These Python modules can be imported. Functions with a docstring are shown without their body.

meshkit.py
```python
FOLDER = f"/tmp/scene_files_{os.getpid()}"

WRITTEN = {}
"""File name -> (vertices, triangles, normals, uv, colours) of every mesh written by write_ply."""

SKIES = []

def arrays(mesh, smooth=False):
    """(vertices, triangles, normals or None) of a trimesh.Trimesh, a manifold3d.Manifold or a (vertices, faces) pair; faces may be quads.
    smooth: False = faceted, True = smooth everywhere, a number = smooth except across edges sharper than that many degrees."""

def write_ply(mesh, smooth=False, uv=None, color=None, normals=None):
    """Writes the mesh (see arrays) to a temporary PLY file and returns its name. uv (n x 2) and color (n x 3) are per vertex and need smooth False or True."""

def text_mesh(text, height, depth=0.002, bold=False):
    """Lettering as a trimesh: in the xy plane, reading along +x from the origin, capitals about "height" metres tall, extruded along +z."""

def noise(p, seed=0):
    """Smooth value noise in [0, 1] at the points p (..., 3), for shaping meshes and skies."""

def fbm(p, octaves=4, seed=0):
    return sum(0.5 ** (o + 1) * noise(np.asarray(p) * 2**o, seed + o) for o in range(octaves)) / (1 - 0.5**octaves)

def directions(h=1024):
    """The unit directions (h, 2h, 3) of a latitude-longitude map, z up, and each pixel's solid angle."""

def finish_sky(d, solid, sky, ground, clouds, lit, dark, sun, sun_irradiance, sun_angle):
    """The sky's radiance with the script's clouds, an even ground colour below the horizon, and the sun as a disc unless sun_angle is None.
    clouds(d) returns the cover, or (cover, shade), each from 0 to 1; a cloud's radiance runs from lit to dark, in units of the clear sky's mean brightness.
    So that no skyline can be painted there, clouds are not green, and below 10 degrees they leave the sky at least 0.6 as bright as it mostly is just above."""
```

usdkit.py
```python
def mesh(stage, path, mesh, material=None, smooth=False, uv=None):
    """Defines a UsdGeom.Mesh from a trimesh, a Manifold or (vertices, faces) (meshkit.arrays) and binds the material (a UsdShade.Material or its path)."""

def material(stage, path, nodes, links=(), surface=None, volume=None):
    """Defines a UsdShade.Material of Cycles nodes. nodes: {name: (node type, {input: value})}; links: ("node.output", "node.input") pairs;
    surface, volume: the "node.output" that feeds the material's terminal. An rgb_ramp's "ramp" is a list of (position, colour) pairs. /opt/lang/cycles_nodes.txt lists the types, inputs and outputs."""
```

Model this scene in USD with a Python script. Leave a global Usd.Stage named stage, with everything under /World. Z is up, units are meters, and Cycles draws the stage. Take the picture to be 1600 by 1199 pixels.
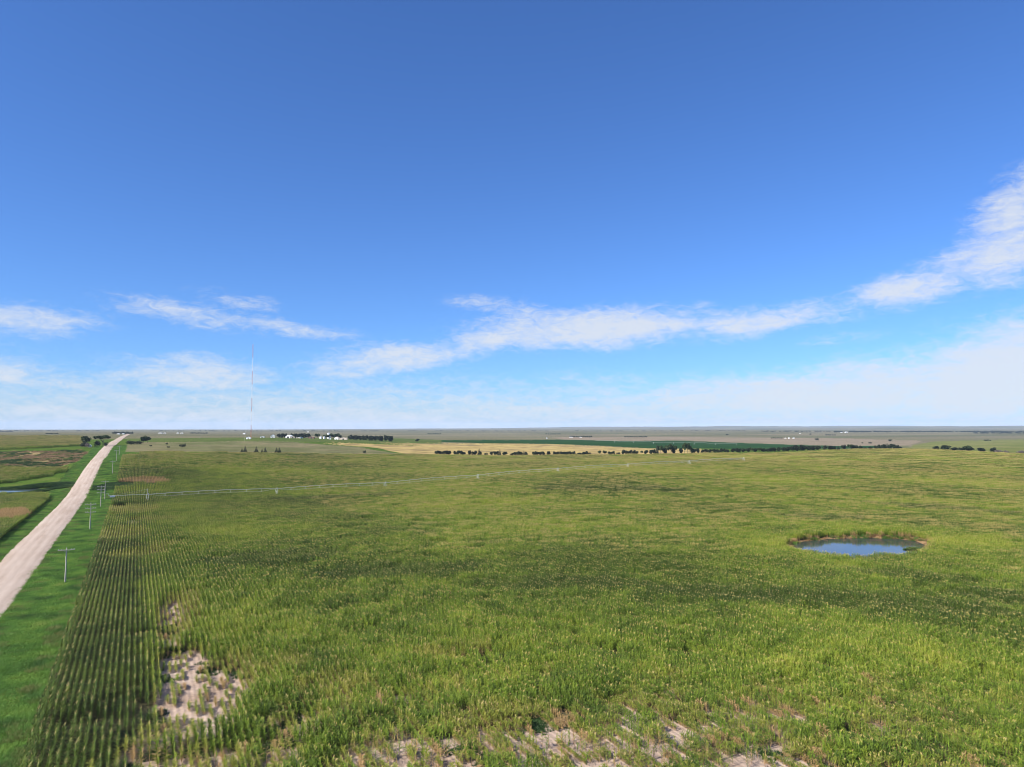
import math, random
import numpy as np, trimesh, shapely, usdkit, meshkit
from shapely.geometry import Polygon, Point, LineString
from scipy.interpolate import RBFInterpolator
from pxr import Usd, UsdGeom, UsdLux, UsdShade, Gf, Sdf, Vt

stage = Usd.Stage.CreateInMemory()
UsdGeom.SetStageUpAxis(stage, 'Z')
UsdGeom.Xform.Define(stage, '/World')
RNG = np.random.default_rng(11)
random.seed(11)

# ------------------------------------------------------------------ camera, sky, sun, exposure
H = 35.0                                   # height of the drone above the field
YAW, PITCH = math.radians(27.8), math.radians(3.55)
FPX = 1110.0                               # focal length in pixels of a 1600 pixel wide picture
EXPOSURE = 1.0
SUN_REL, SUN_EL = math.radians(-123), math.radians(40)      # sun: azimuth from the view direction, elevation
SUN_AZ = YAW + SUN_REL                     # clockwise from +y
SUN = np.array([math.sin(SUN_AZ) * math.cos(SUN_EL), math.cos(SUN_AZ) * math.cos(SUN_EL), math.sin(SUN_EL)])
SUN_INT, SKY_STR = 1.25, 0.082

F3 = np.array([math.sin(YAW) * math.cos(PITCH), math.cos(YAW) * math.cos(PITCH), math.sin(PITCH)])
R3 = np.array([math.cos(YAW), -math.sin(YAW), 0.0])
U3 = np.cross(R3, F3)
cam = UsdGeom.Camera.Define(stage, '/World/camera')
cam.CreateFocalLengthAttr(24.0)
cam.CreateHorizontalApertureAttr(24.0 * 1600 / FPX)
cam.CreateVerticalApertureAttr(24.0 * 1199 / FPX)
cam.CreateClippingRangeAttr(Gf.Vec2f(0.5, 100000))
cam.CreateExposureAttr(EXPOSURE)
M = Gf.Matrix4d(*R3, 0, *U3, 0, *(-F3), 0, 0, 0, H, 1)
cam.AddTransformOp().Set(M)

dome = UsdLux.DomeLight.Define(stage, '/World/sky')
sun = UsdLux.DistantLight.Define(stage, '/World/sun')
sun.CreateIntensityAttr(SUN_INT); sun.CreateNormalizeAttr(True); sun.CreateAngleAttr(0.53)
sun.CreateColorAttr(Gf.Vec3f(1.0, 0.95, 0.87))
zz = SUN; xx = np.cross([0, 0, 1.0], zz); xx /= np.linalg.norm(xx); yy = np.cross(zz, xx)
sun.AddTransformOp().Set(Gf.Matrix4d(*xx, 0, *yy, 0, *zz, 0, 0, 0, 0, 1))


def azel(px, py):
    d = F3 + R3 * (px - 800) / FPX + U3 * (599.5 - py) / FPX
    d /= np.linalg.norm(d)
    return math.degrees(math.atan2(d[0], d[1])) - math.degrees(YAW), math.degrees(math.asin(d[2]))


def sky_material():
    n = {'co': ('texture_coordinate', {}), 'sep': ('separate_xyz', {}),
         'sky': ('sky_texture', {'sky_type': 'single_scattering', 'sun_disc': False, 'sun_elevation': SUN_EL, 'sun_rotation': SUN_AZ % (2 * math.pi),
                                 'altitude': 600.0, 'air_density': 1.0, 'aerosol_density': 0.6, 'ozone_density': 2.5}),
         'az0': ('math', {'math_type': 'arctan2'}), 'az': ('math', {'math_type': 'multiply_add', 'value2': 180 / math.pi, 'value3': -math.degrees(YAW)}),
         'el0': ('math', {'math_type': 'arcsine'}), 'el': ('math', {'math_type': 'multiply', 'value2': 180 / math.pi}),
         'v': ('combine_xyz', {}),
         # slow warp, then streaks
         'wm': ('mapping', {'scale': (0.10, 0.22, 1)}), 'wn': ('noise_texture', {'scale': 1.0, 'detail': 3.0, 'roughness': 0.55}),
         'ws': ('vector_math', {'math_type': 'multiply_add', 'vector2': (5.0, 2.2, 0), 'vector3': (-2.5, -1.1, 0)}),
         'vw': ('vector_math', {'math_type': 'add'}),
         'fm': ('mapping', {'scale': (0.16, 0.8, 1), 'rotation': (0, 0, math.radians(-9))}), 'fn': ('noise_texture', {'scale': 1.0, 'detail': 7.0, 'roughness': 0.6, 'distortion': 0.5}),
         'gm': ('mapping', {'scale': (0.9, 2.2, 1), 'rotation': (0, 0, math.radians(-22))}), 'gn': ('noise_texture', {'scale': 1.0, 'detail': 6.0, 'roughness': 0.62, 'distortion': 0.8})}
    L = [('co.generated', 'sep.vector'), ('co.generated', 'sky.vector'), ('sep.x', 'az0.value1'), ('sep.y', 'az0.value2'), ('az0.value', 'az.value1'),
         ('sep.z', 'el0.value1'), ('el0.value', 'el.value1'), ('az.value', 'v.x'), ('el.value', 'v.y'),
         ('v.vector', 'wm.vector'), ('wm.vector', 'wn.vector'), ('wn.color', 'ws.vector1'), ('v.vector', 'vw.vector1'), ('ws.vector', 'vw.vector2'),
         ('v.vector', 'fm.vector'), ('fm.vector', 'fn.vector'), ('v.vector', 'gm.vector'), ('gm.vector', 'gn.vector')]
    # clouds: centre (pixel of the photograph, turned into a direction), half width and height in degrees, tilt, strength
    blobs = [(930, 512, 12, 1.9, 2, .95), (620, 562, 8.5, 1.6, 8, .8), (760, 530, 6, 1.4, 10, .75), (1180, 500, 8, 1.4, 3, .8), (840, 490, 6, 1.0, -4, .6), (1420, 458, 5.2, 1.3, 4, .85), (1575, 395, 4.6, 2.6, 24, .8), (1600, 325, 4.0, 2.2, 30, .75), (1520, 405, 4.5, 1.8, 22, .6),
             (760, 482, 4, .8, -6, .45), (300, 490, 7, 1.3, -7, .55), (460, 515, 5.5, .9, -8, .5), (370, 468, 3.5, .7, -14, .4), (40, 493, 6, 1.2, -3, .6),
             (310, 588, 7.5, 1.6, -2, .75), (0, 585, 5, 1.7, -3, .75), (1640, 575, 16, 4.0, 10, 1.1), (1300, 612, 22, 2.5, 4, .95), (900, 640, 22, 1.6, 2, .7), (1320, 530, 3, .6, 8, .35),
             (1900, 480, 10, 6, 10, 1.0), (-250, 520, 9, 2.5, 0, .7), (-500, 560, 12, 3, 0, .7), (2300, 560, 14, 3, 0, .7)]
    last = None
    for i, (px, py, a, b, tilt, s) in enumerate(blobs):
        A, E = azel(px, py)
        n[f'm{i}'] = ('mapping', {'mapping_type': 'texture', 'location': (A, E, 0), 'rotation': (0, 0, math.radians(tilt)), 'scale': (a, b, 1)})
        n[f'l{i}'] = ('vector_math', {'math_type': 'length'})
        n[f'r{i}'] = ('map_range', {'range_type': 'smoothstep', 'from_min': 1.35, 'from_max': 0.0, 'to_min': 0.0, 'to_max': s, 'clamp': True})
        L += [('vw.vector', f'm{i}.vector'), (f'm{i}.vector', f'l{i}.vector1'), (f'l{i}.value', f'r{i}.value')]
        if last is None:
            last = f'r{i}.result'
        else:
            n[f'x{i}'] = ('math', {'math_type': 'maximum'})
            L += [(last, f'x{i}.value1'), (f'r{i}.result', f'x{i}.value2')]
            last = f'x{i}.value'
    # low veil towards the horizon all round
    n['veil'] = ('map_range', {'range_type': 'smoothstep', 'from_min': 6.0, 'from_max': 0.5, 'to_min': 0.0, 'to_max': 0.62, 'clamp': True})
    n['mx'] = ('math', {'math_type': 'maximum'})
    L += [('el.value', 'veil.value'), (last, 'mx.value1'), ('veil.result', 'mx.value2')]
    # cover = smoothstep(mask + wisps)
    n['nz'] = ('math', {'math_type': 'multiply_add', 'value2': 1.0, 'value3': -1.12})
    n['nz2'] = ('math', {'math_type': 'multiply_add', 'value2': 1.15})
    n['sum'] = ('math', {'math_type': 'multiply_add', 'value2': 1.15})
    n['cov'] = ('map_range', {'range_type': 'smoothstep', 'from_min': -0.02, 'from_max': 1.05, 'to_min': 0.0, 'to_max': 0.88, 'clamp': True})
    n['gate'] = ('map_range', {'range_type': 'linear', 'from_min': 0.0, 'from_max': 0.15, 'to_min': 0.0, 'to_max': 1.0, 'clamp': True})
    n['cg'] = ('math', {'math_type': 'multiply'})
    n['hsv'] = ('mix_color', {'blend_type': 'multiply', 'fac': 1.0, 'b': (.40, .655, 1.06), 'use_clamp': False})
    n['mix'] = ('mix_color', {'blend_type': 'mix', 'b': (4.6, 4.85, 5.25), 'use_clamp': False})
    n['bg'] = ('background_shader', {'strength': SKY_STR})
    L += [('fn.fac', 'nz.value1'), ('gn.fac', 'nz2.value1'), ('nz.value', 'nz2.value3'), ('mx.value', 'sum.value1'), ('nz2.value', 'sum.value3'),
          ('sum.value', 'cov.value'), ('mx.value', 'gate.value'), ('cov.result', 'cg.value1'), ('gate.result', 'cg.value2'),
          ('sky.color', 'hsv.a'), ('hsv.result', 'mix.a'), ('cg.value', 'mix.fac'), ('mix.result', 'bg.color')]
    return usdkit.material(stage, '/World/Looks/sky', n, L, surface='bg.background')


UsdGeom.Scope.Define(stage, '/World/Looks')
UsdShade.MaterialBindingAPI.Apply(dome.GetPrim()).Bind(sky_material())
dome.GetPrim().SetCustomDataByKey('kind', 'structure')

# ------------------------------------------------------------------ helpers
used = {}


def numbered(path):
    if path not in used:
        used[path] = 0
        return path
    used[path] += 1
    return f'{path}_{used[path]:03d}'


def tag(p, label=None, cat=None, group=None, kind=None):
    p = p.GetPrim() if hasattr(p, 'GetPrim') else p
    for k, v in (('label', label), ('category', cat), ('group', group), ('kind', kind)):
        if v:
            p.SetCustomDataByKey(k, v)
    return p


def obj(name, mesh, m, parent='/World', smooth=False):
    return usdkit.mesh(stage, numbered(f'{parent}/{name}'), mesh, m, smooth=smooth).GetPrim()


def thing(name, label, cat, loc=(0, 0, 0), rotz=0.0, scale=None, group=None):
    x = UsdGeom.Xform.Define(stage, numbered(f'/World/{name}'))
    x.AddTranslateOp().Set(Gf.Vec3d(*map(float, loc)))
    x.AddRotateZOp().Set(float(math.degrees(rotz)))
    if scale is not None:
        x.AddScaleOp().Set(Gf.Vec3f(*map(float, scale)))
    return tag(x, label, cat, group)


def copy_of(root, name, label, cat, loc, rotz, scale=None, group=None):
    p = thing(name, label, cat, loc, rotz, scale, group)
    p.GetReferences().AddInternalReference(root)
    p.SetInstanceable(True)
    return p


class MB:
    """Collects shapes into one mesh."""

    def __init__(s):
        s.v, s.f, s.n = [], [], 0

    def add(s, v, f):
        v, f = np.asarray(v, float), np.asarray(f, int)
        if f.shape[1] == 4:
            f = np.vstack([f[:, [0, 1, 2]], f[:, [0, 2, 3]]])
        s.v.append(v); s.f.append(f + s.n); s.n += len(v)
        return s

    def mesh(s, t):
        return s.add(np.array(t.vertices), np.array(t.faces))

    def box(s, c, size, rz=0.0):
        b = trimesh.creation.box(size)
        v = np.array(b.vertices)
        if rz:
            ca, sa = math.cos(rz), math.sin(rz)
            v = np.c_[v[:, 0] * ca - v[:, 1] * sa, v[:, 0] * sa + v[:, 1] * ca, v[:, 2]]
        return s.add(v + np.asarray(c), b.faces)

    def tube(s, pts, r, sides=6):
        p = np.asarray(pts, float)
        r = np.broadcast_to(r, (len(p),)).astype(float)
        t = np.gradient(p, axis=0); t /= np.linalg.norm(t, axis=1, keepdims=True) + 1e-12
        ref = np.where(np.abs(t[:, 2:]) < .9, [0, 0, 1.0], [1.0, 0, 0])
        a = np.cross(t, ref); a /= np.linalg.norm(a, axis=1, keepdims=True) + 1e-12
        b = np.cross(t, a)
        an = np.arange(sides) * 2 * np.pi / sides
        v = (p[:, None] + r[:, None, None] * (np.cos(an)[None, :, None] * a[:, None] + np.sin(an)[None, :, None] * b[:, None])).reshape(-1, 3)
        f = [[i * sides + j, i * sides + (j + 1) % sides, (i + 1) * sides + (j + 1) % sides, (i + 1) * sides + j] for i in range(len(p) - 1) for j in range(sides)]
        s.add(v, f)
        for k in (0, len(p) - 1):
            o = k * sides
            s.f.append(np.array([[o, o + j, o + j + 1] for j in range(1, sides - 1)]) + s.n - len(v))
        return s

    def get(s):
        return np.vstack(s.v), np.vstack(s.f)


def plan(c, f):
    """(across, ahead of the camera) -> world x, y; rows of corn run along world y."""
    return c * math.cos(YAW) + f * math.sin(YAW), -c * math.sin(YAW) + f * math.cos(YAW)


def camcf(x, y):
    return x * math.cos(YAW) - y * math.sin(YAW), x * math.sin(YAW) + y * math.cos(YAW)


def project(x, y, z):
    d = np.stack([x, y, z - H], -1)
    w = d @ F3
    return 800 + FPX * (d @ R3) / w, 599.5 - FPX * (d @ U3) / w, w


# ------------------------------------------------------------------ terrain
HOR = 668.7


def ctrl(px, py, Z):
    return px, Z, H - (py - HOR) * Z / FPX


CT = [ctrl(30, 890, 176), ctrl(143, 750, 422), ctrl(171, 720, 527), ctrl(172, 697.5, 753), ctrl(184, 688, 1150), ctrl(205, 678, 3000),
      (235, 341, -1.2), (435, 373, -.85), (602, 404, -.35), (747, 436, 1.9), (870, 468, 4.35), (979, 499, 5.7), (1075, 531, 6.0), (1160, 563, 7.1),
      (100, 90, 0), (400, 90, 0), (800, 90, 0), (1200, 90, 0), (1550, 90, 0), (150, 180, 0), (500, 200, 0), (900, 200, .3), (1340, 208, 0.0), (1580, 200, .5),
      (700, 300, 0), (1100, 330, 1.5), (1400, 330, .8), (40, 296, 0), (40, 405, -.5),
      ctrl(70, 725, 560), ctrl(60, 700, 750), ctrl(60, 681, 1700), ctrl(60, 676, 3500),
      ctrl(1590, 760, 420), ctrl(1590, 713.5, 800), ctrl(1405, 702.5, 900), ctrl(1200, 712, 750), ctrl(1000, 713, 760), ctrl(680, 713, 790), ctrl(450, 711, 690), ctrl(250, 709, 640),
      ctrl(750, 700, 1300), ctrl(850, 694, 1500), ctrl(1050, 697, 1700), ctrl(1050, 690, 2300), ctrl(1330, 700, 1600), ctrl(1500, 695, 1800),
      ctrl(600, 690, 1350), ctrl(600, 698, 1120), ctrl(440, 685, 1500), ctrl(330, 697, 900), ctrl(330, 688, 1150), ctrl(395, 684, 1150),
      (1000, 3800, -7), (1400, 3800, -8), (600, 3800, -3), (300, 3800, 6)]
CT = np.array(CT)
_t = (CT[:, 0] - 800) / FPX
_q = np.c_[np.arctan(_t) * 2.0, np.log(CT[:, 1] * np.sqrt(1 + _t ** 2))]
_rbf = RBFInterpolator(_q, CT[:, 2], kernel='thin_plate_spline', smoothing=0.02)

DIPS = []          # (polygon, depth, rim): hollows that hold water


def ss(a, b, x):
    t = np.clip((x - a) / (b - a), 0, 1)
    return t * t * (3 - 2 * t)


def height(x, y, dips=True):
    x, y = np.asarray(x, float), np.asarray(y, float)
    sh = x.shape
    x, y = x.ravel(), y.ravel()
    c, f = camcf(x, y)
    r = np.hypot(c, f)
    th = np.arctan2(c, f)
    q = np.c_[np.clip(th, -.72, .72) * 2.0, np.log(np.clip(r, 60, 4200))]
    h = _rbf(q)
    h *= 1 - ss(.8, 1.6, np.abs(th))
    p = np.c_[x, y, np.zeros_like(x)]
    right = ss(-.35, .45, th)
    far = 3 + (10 + 120 * right) * ss(9000, 22000, r) * meshkit.fbm(p / 2600.0, 4, 5) + 10 * meshkit.noise(p / 1500.0, 8) * ss(3000, 9000, r) + 30 * ss(12000, 24000, r) * right
    k = ss(3500, 8000, r)
    h = h * (1 - k) + far * k
    h = h + (meshkit.noise(p / 70.0, 3) - .5) * 1.1 * ss(90, 260, r) * (1 - ss(1500, 3000, r))
    h = h - r * r / (2 * 6371000 * 1.17) * ss(2500, 6000, r)
    if dips:
        for poly, depth, rim in DIPS:
            x0, y0, x1, y1 = poly.bounds
            m = np.nonzero((x > x0 - rim) & (x < x1 + rim) & (y > y0 - rim) & (y < y1 + rim))[0]
            if len(m):
                pts = shapely.points(x[m], y[m])
                d = shapely.distance(pts, poly.exterior)
                d = np.where(shapely.contains(poly, pts), -d, d)
                h[m] -= depth * (1 - ss(-3.0, rim, d))
    return h.reshape(sh)


_ts = np.geomspace(55, 30000, 2500)


def at(px, py, dz=0.0):
    """The ground point seen at a pixel of the photograph."""
    d = F3 + R3 * (px - 800) / FPX + U3 * (599.5 - py) / FPX
    d = d / math.hypot(d[0], d[1])
    x, y, z = d[0] * _ts, d[1] * _ts, H + d[2] * _ts
    below = np.nonzero(z < height(x, y, False) + dz)[0]
    i = below[0] if len(below) else len(_ts) - 1
    return np.array([x[i], y[i], height(x[i:i + 1], y[i:i + 1], False)[0]])


def placeZ(px, Z, dips=True):
    """Ground point on a pixel column at distance Z ahead."""
    x, y = plan((px - 800) / FPX * Z, Z)
    return np.array([x, y, height(np.array([x]), np.array([y]), dips)[0]])


def polyZ(pts):
    return Polygon([placeZ(px, Z, False)[:2] for px, Z in pts])


def poly(pts):
    return Polygon([at(px, py)[:2] for px, py in pts])


def smooth_poly(p, a=2.0):
    return p.buffer(a, 8).buffer(-2 * a, 8).buffer(a, 8)


POND = smooth_poly(Polygon([at(px, py)[:2] for px, py in [(1229, 856), (1240, 848), (1262, 843.5), (1300, 840), (1350, 838.5), (1400, 839), (1432, 842), (1450, 849), (1452, 860), (1430, 870), (1388, 873), (1335, 877), (1290, 873), (1252, 866)]]), 1.5)
CREEK = smooth_poly(Polygon([at(px, py)[:2] for px, py in [(-40, 769), (0, 766.5), (28, 764.5), (50, 762), (62, 760), (84, 759.5), (90, 761), (80, 763.5), (62, 765), (46, 769), (24, 770.5), (0, 771.5), (-40, 773)]]), 1.0)
DIPS += [(POND, 1.7, 1.0), (CREEK, 1.2, 6.0)]
pc = POND.centroid
POND_Z = float(height(np.array([pc.x]), np.array([pc.y]), False)[0]) - 0.38
cc = CREEK.centroid
CREEK_Z = float(np.median(height(np.array(CREEK.exterior.coords)[:, 0], np.array(CREEK.exterior.coords)[:, 1], False))) - 0.55

# ------------------------------------------------------------------ materials


def mat(name, color_ramp, scale=0.05, detail=4.0, rough=1.0, bump=None, stretch=None, second=None, spec=0.0):
    """Noise in world space through a ramp; second = (scale, amount) adds a finer light-dark variation of the stuff itself."""
    n = {'g': ('geometry', {}), 'm': ('mapping', {'scale': stretch or (1, 1, 1)}), 'n': ('noise_texture', {'scale': scale, 'detail': detail, 'roughness': 0.6}),
         'r': ('rgb_ramp', {'ramp': color_ramp}), 'p': ('principled_bsdf', {'roughness': rough, 'specular_ior_level': spec})}
    L = [('g.position', 'm.vector'), ('m.vector', 'n.vector'), ('n.fac', 'r.fac')]
    last = 'r.color'
    if second:
        n['n2'] = ('noise_texture', {'scale': second[0], 'detail': 4.0, 'roughness': 0.65})
        n['mr'] = ('map_range', {'from_min': 0.3, 'from_max': 0.7, 'to_min': 1 - second[1], 'to_max': 1 + second[1]})
        n['mul'] = ('vector_math', {'math_type': 'scale'})
        L += [('m.vector', 'n2.vector'), ('n2.fac', 'mr.value'), (last, 'mul.vector1'), ('mr.result', 'mul.scale')]
        last = 'mul.vector'
    L.append((last, 'p.base_color'))
    if bump:
        n['bn'] = ('noise_texture', {'scale': bump[0], 'detail': 5.0, 'roughness': 0.65})
        n['b'] = ('bump', {'strength': bump[1], 'distance': bump[2]})
        L += [('g.position', 'bn.vector'), ('bn.fac', 'b.height'), ('b.normal', 'p.normal')]
    return usdkit.material(stage, f'/World/Looks/{name}', n, L, surface='p.BSDF')


def plain(name, col, rough=0.6, metallic=0.0, vary=0.12, scale=1.5):
    lo, hi = [c * (1 - vary) for c in col], [min(1, c * (1 + vary)) for c in col]
    n = {'g': ('texture_coordinate', {}), 'n': ('noise_texture', {'scale': scale, 'detail': 5.0}), 'r': ('rgb_ramp', {'ramp': [(0.3, lo), (0.7, hi)]}),
         'p': ('principled_bsdf', {'roughness': rough, 'metallic': metallic})}
    return usdkit.material(stage, f'/World/Looks/{name}', n, [('g.object', 'n.vector'), ('n.fac', 'r.fac'), ('r.color', 'p.base_color')], surface='p.BSDF')


def crop(name, greens, tassel, low, z_tassel, z_low, trans=0.1, dead=0.0):
    """Maize: colour of each leaf varies; lower leaves dry out in yellowing and dry maize, in green and lush maize carry painted shade, tassels are straw coloured."""
    n = {'g': ('geometry', {}), 't': ('texture_coordinate', {}), 'sep': ('separate_xyz', {}),
         'n1': ('noise_texture', {'scale': 0.011, 'detail': 4.0, 'roughness': 0.62}), 'nm': ('mapping', {'scale': (1, 1, .1)}), 'n2': ('noise_texture', {'scale': 0.14, 'detail': 3.0}), 'n3': ('noise_texture', {'scale': 1.7, 'detail': 1.0}), 'e': ('math', {'math_type': 'multiply_add', 'value2': 0.9, 'value3': -0.45}), 'f': ('math', {'math_type': 'add'}),
         'a': ('math', {'math_type': 'multiply_add', 'value2': 0.62, 'value3': -0.31}), 'b': ('math', {'math_type': 'multiply_add', 'value2': 1.5, 'value3': -0.25}),
         'c': ('math', {'math_type': 'multiply_add', 'value2': 0.7}), 'cs': ('math', {'math_type': 'add', 'value2': -0.35}), 'd': ('math', {'math_type': 'add'}),
         'r': ('rgb_ramp', {'ramp': greens}),
         'zt': ('map_range', {'range_type': 'smoothstep', 'from_min': z_tassel - .08, 'from_max': z_tassel + .08, 'clamp': True}),
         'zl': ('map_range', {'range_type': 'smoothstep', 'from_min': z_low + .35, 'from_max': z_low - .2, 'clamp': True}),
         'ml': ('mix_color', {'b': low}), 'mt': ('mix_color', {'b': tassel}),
         'p': ('principled_bsdf', {'roughness': 0.55, 'specular_ior_level': 0.18}), 'tr': ('translucent_bsdf', {}), 'mx': ('mix_closure', {'fac': trans})}
    L = [('g.position', 'nm.vector'), ('nm.vector', 'n1.vector'), ('nm.vector', 'n2.vector'), ('g.random_per_island', 'a.value1'), ('n1.fac', 'b.value1'), ('n2.fac', 'c.value1'), ('b.value', 'c.value3'),
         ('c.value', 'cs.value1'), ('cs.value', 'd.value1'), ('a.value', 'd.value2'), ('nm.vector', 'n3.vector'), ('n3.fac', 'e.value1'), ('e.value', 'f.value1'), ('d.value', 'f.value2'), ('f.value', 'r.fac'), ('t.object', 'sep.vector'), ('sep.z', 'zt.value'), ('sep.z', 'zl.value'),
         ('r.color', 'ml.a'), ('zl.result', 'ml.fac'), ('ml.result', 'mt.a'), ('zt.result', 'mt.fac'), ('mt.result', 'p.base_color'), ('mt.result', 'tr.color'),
         ('p.BSDF', 'mx.closure1'), ('tr.BSDF', 'mx.closure2')]
    return usdkit.material(stage, f'/World/Looks/{name}', n, L, surface='mx.closure')


def leafy(name, ramp, trans=0.2, scale=0.3, each=0.3):
    n = {'g': ('geometry', {}), 'o': ('object_info', {}), 'n': ('noise_texture', {'scale': scale, 'detail': 2.0}), 'a': ('math', {'math_type': 'multiply_add', 'value2': 0.5 if each > .2 else 1.7, 'value3': -0.1 if each > .2 else -.55}),
         'd': ('math', {'math_type': 'multiply_add', 'value2': 0.35}), 'e': ('math', {'math_type': 'multiply_add', 'value2': each}), 'r': ('rgb_ramp', {'ramp': ramp}),
         'p': ('principled_bsdf', {'roughness': 0.6, 'specular_ior_level': 0.25}), 'tr': ('translucent_bsdf', {}), 'mx': ('mix_closure', {'fac': trans})}
    L = [('g.position', 'n.vector'), ('n.fac', 'a.value1'), ('g.random_per_island', 'd.value1'), ('a.value', 'd.value3'), ('o.random', 'e.value1'), ('d.value', 'e.value3'), ('e.value', 'r.fac'),
         ('r.color', 'p.base_color'), ('r.color', 'tr.color'), ('p.BSDF', 'mx.closure1'), ('tr.BSDF', 'mx.closure2')]
    return usdkit.material(stage, f'/World/Looks/{name}', n, L, surface='mx.closure')


def water(name, col, rough, wave):
    n = {'g': ('geometry', {}), 'm': ('mapping', {'scale': (1.0, 1.0, 1)}), 'n': ('noise_texture', {'scale': wave, 'detail': 3.0}), 'b': ('bump', {'strength': 0.12, 'distance': 0.02}),
         'p': ('principled_bsdf', {'base_color': col, 'roughness': rough, 'ior': 1.33, 'specular_ior_level': 0.5})}
    return usdkit.material(stage, f'/World/Looks/{name}', n, [('g.position', 'm.vector'), ('m.vector', 'n.vector'), ('n.fac', 'b.height'), ('b.normal', 'p.normal')], surface='p.BSDF')


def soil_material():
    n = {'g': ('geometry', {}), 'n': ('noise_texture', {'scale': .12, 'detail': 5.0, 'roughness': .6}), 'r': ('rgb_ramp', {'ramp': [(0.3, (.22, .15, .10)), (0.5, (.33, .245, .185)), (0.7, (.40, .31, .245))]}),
         'n2': ('noise_texture', {'scale': 1.6, 'detail': 5.0, 'roughness': .65}), 'mr': ('map_range', {'from_min': .3, 'from_max': .7, 'to_min': .82, 'to_max': 1.14}), 'mul': ('vector_math', {'math_type': 'scale'}), 'at': ('attribute', {'attribute': 'sand'}), 'nb': ('noise_texture', {'scale': .5, 'detail': 4.0}), 'am': ('math', {'math_type': 'multiply_add', 'value2': .8, 'value3': -.4}), 'aa': ('math', {'math_type': 'add'}), 'ar': ('map_range', {'range_type': 'smoothstep', 'from_min': .25, 'from_max': .65, 'clamp': True}), 'dk': ('mix_color', {'a': (.055, .05, .022)}),  # pale where sandy; elsewhere darkened, painting the shade between rows into the soil
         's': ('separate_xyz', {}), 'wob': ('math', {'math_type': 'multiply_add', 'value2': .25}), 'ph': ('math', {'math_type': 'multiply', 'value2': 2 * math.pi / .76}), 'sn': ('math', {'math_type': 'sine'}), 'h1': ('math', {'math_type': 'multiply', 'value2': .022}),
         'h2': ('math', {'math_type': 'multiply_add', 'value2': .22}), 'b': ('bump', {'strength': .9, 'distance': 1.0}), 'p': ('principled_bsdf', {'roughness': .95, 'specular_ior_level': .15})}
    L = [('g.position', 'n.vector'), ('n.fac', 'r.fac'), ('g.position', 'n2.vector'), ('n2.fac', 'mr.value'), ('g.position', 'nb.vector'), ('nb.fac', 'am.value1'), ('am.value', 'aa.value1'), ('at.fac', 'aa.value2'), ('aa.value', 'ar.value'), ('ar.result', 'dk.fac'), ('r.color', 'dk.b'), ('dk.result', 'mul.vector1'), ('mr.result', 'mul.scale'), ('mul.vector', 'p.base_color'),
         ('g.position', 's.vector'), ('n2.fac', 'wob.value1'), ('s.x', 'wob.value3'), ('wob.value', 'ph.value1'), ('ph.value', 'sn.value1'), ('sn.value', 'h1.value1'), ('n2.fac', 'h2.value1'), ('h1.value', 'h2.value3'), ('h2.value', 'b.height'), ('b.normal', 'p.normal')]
    return usdkit.material(stage, '/World/Looks/soil', n, L, surface='p.BSDF')


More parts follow.
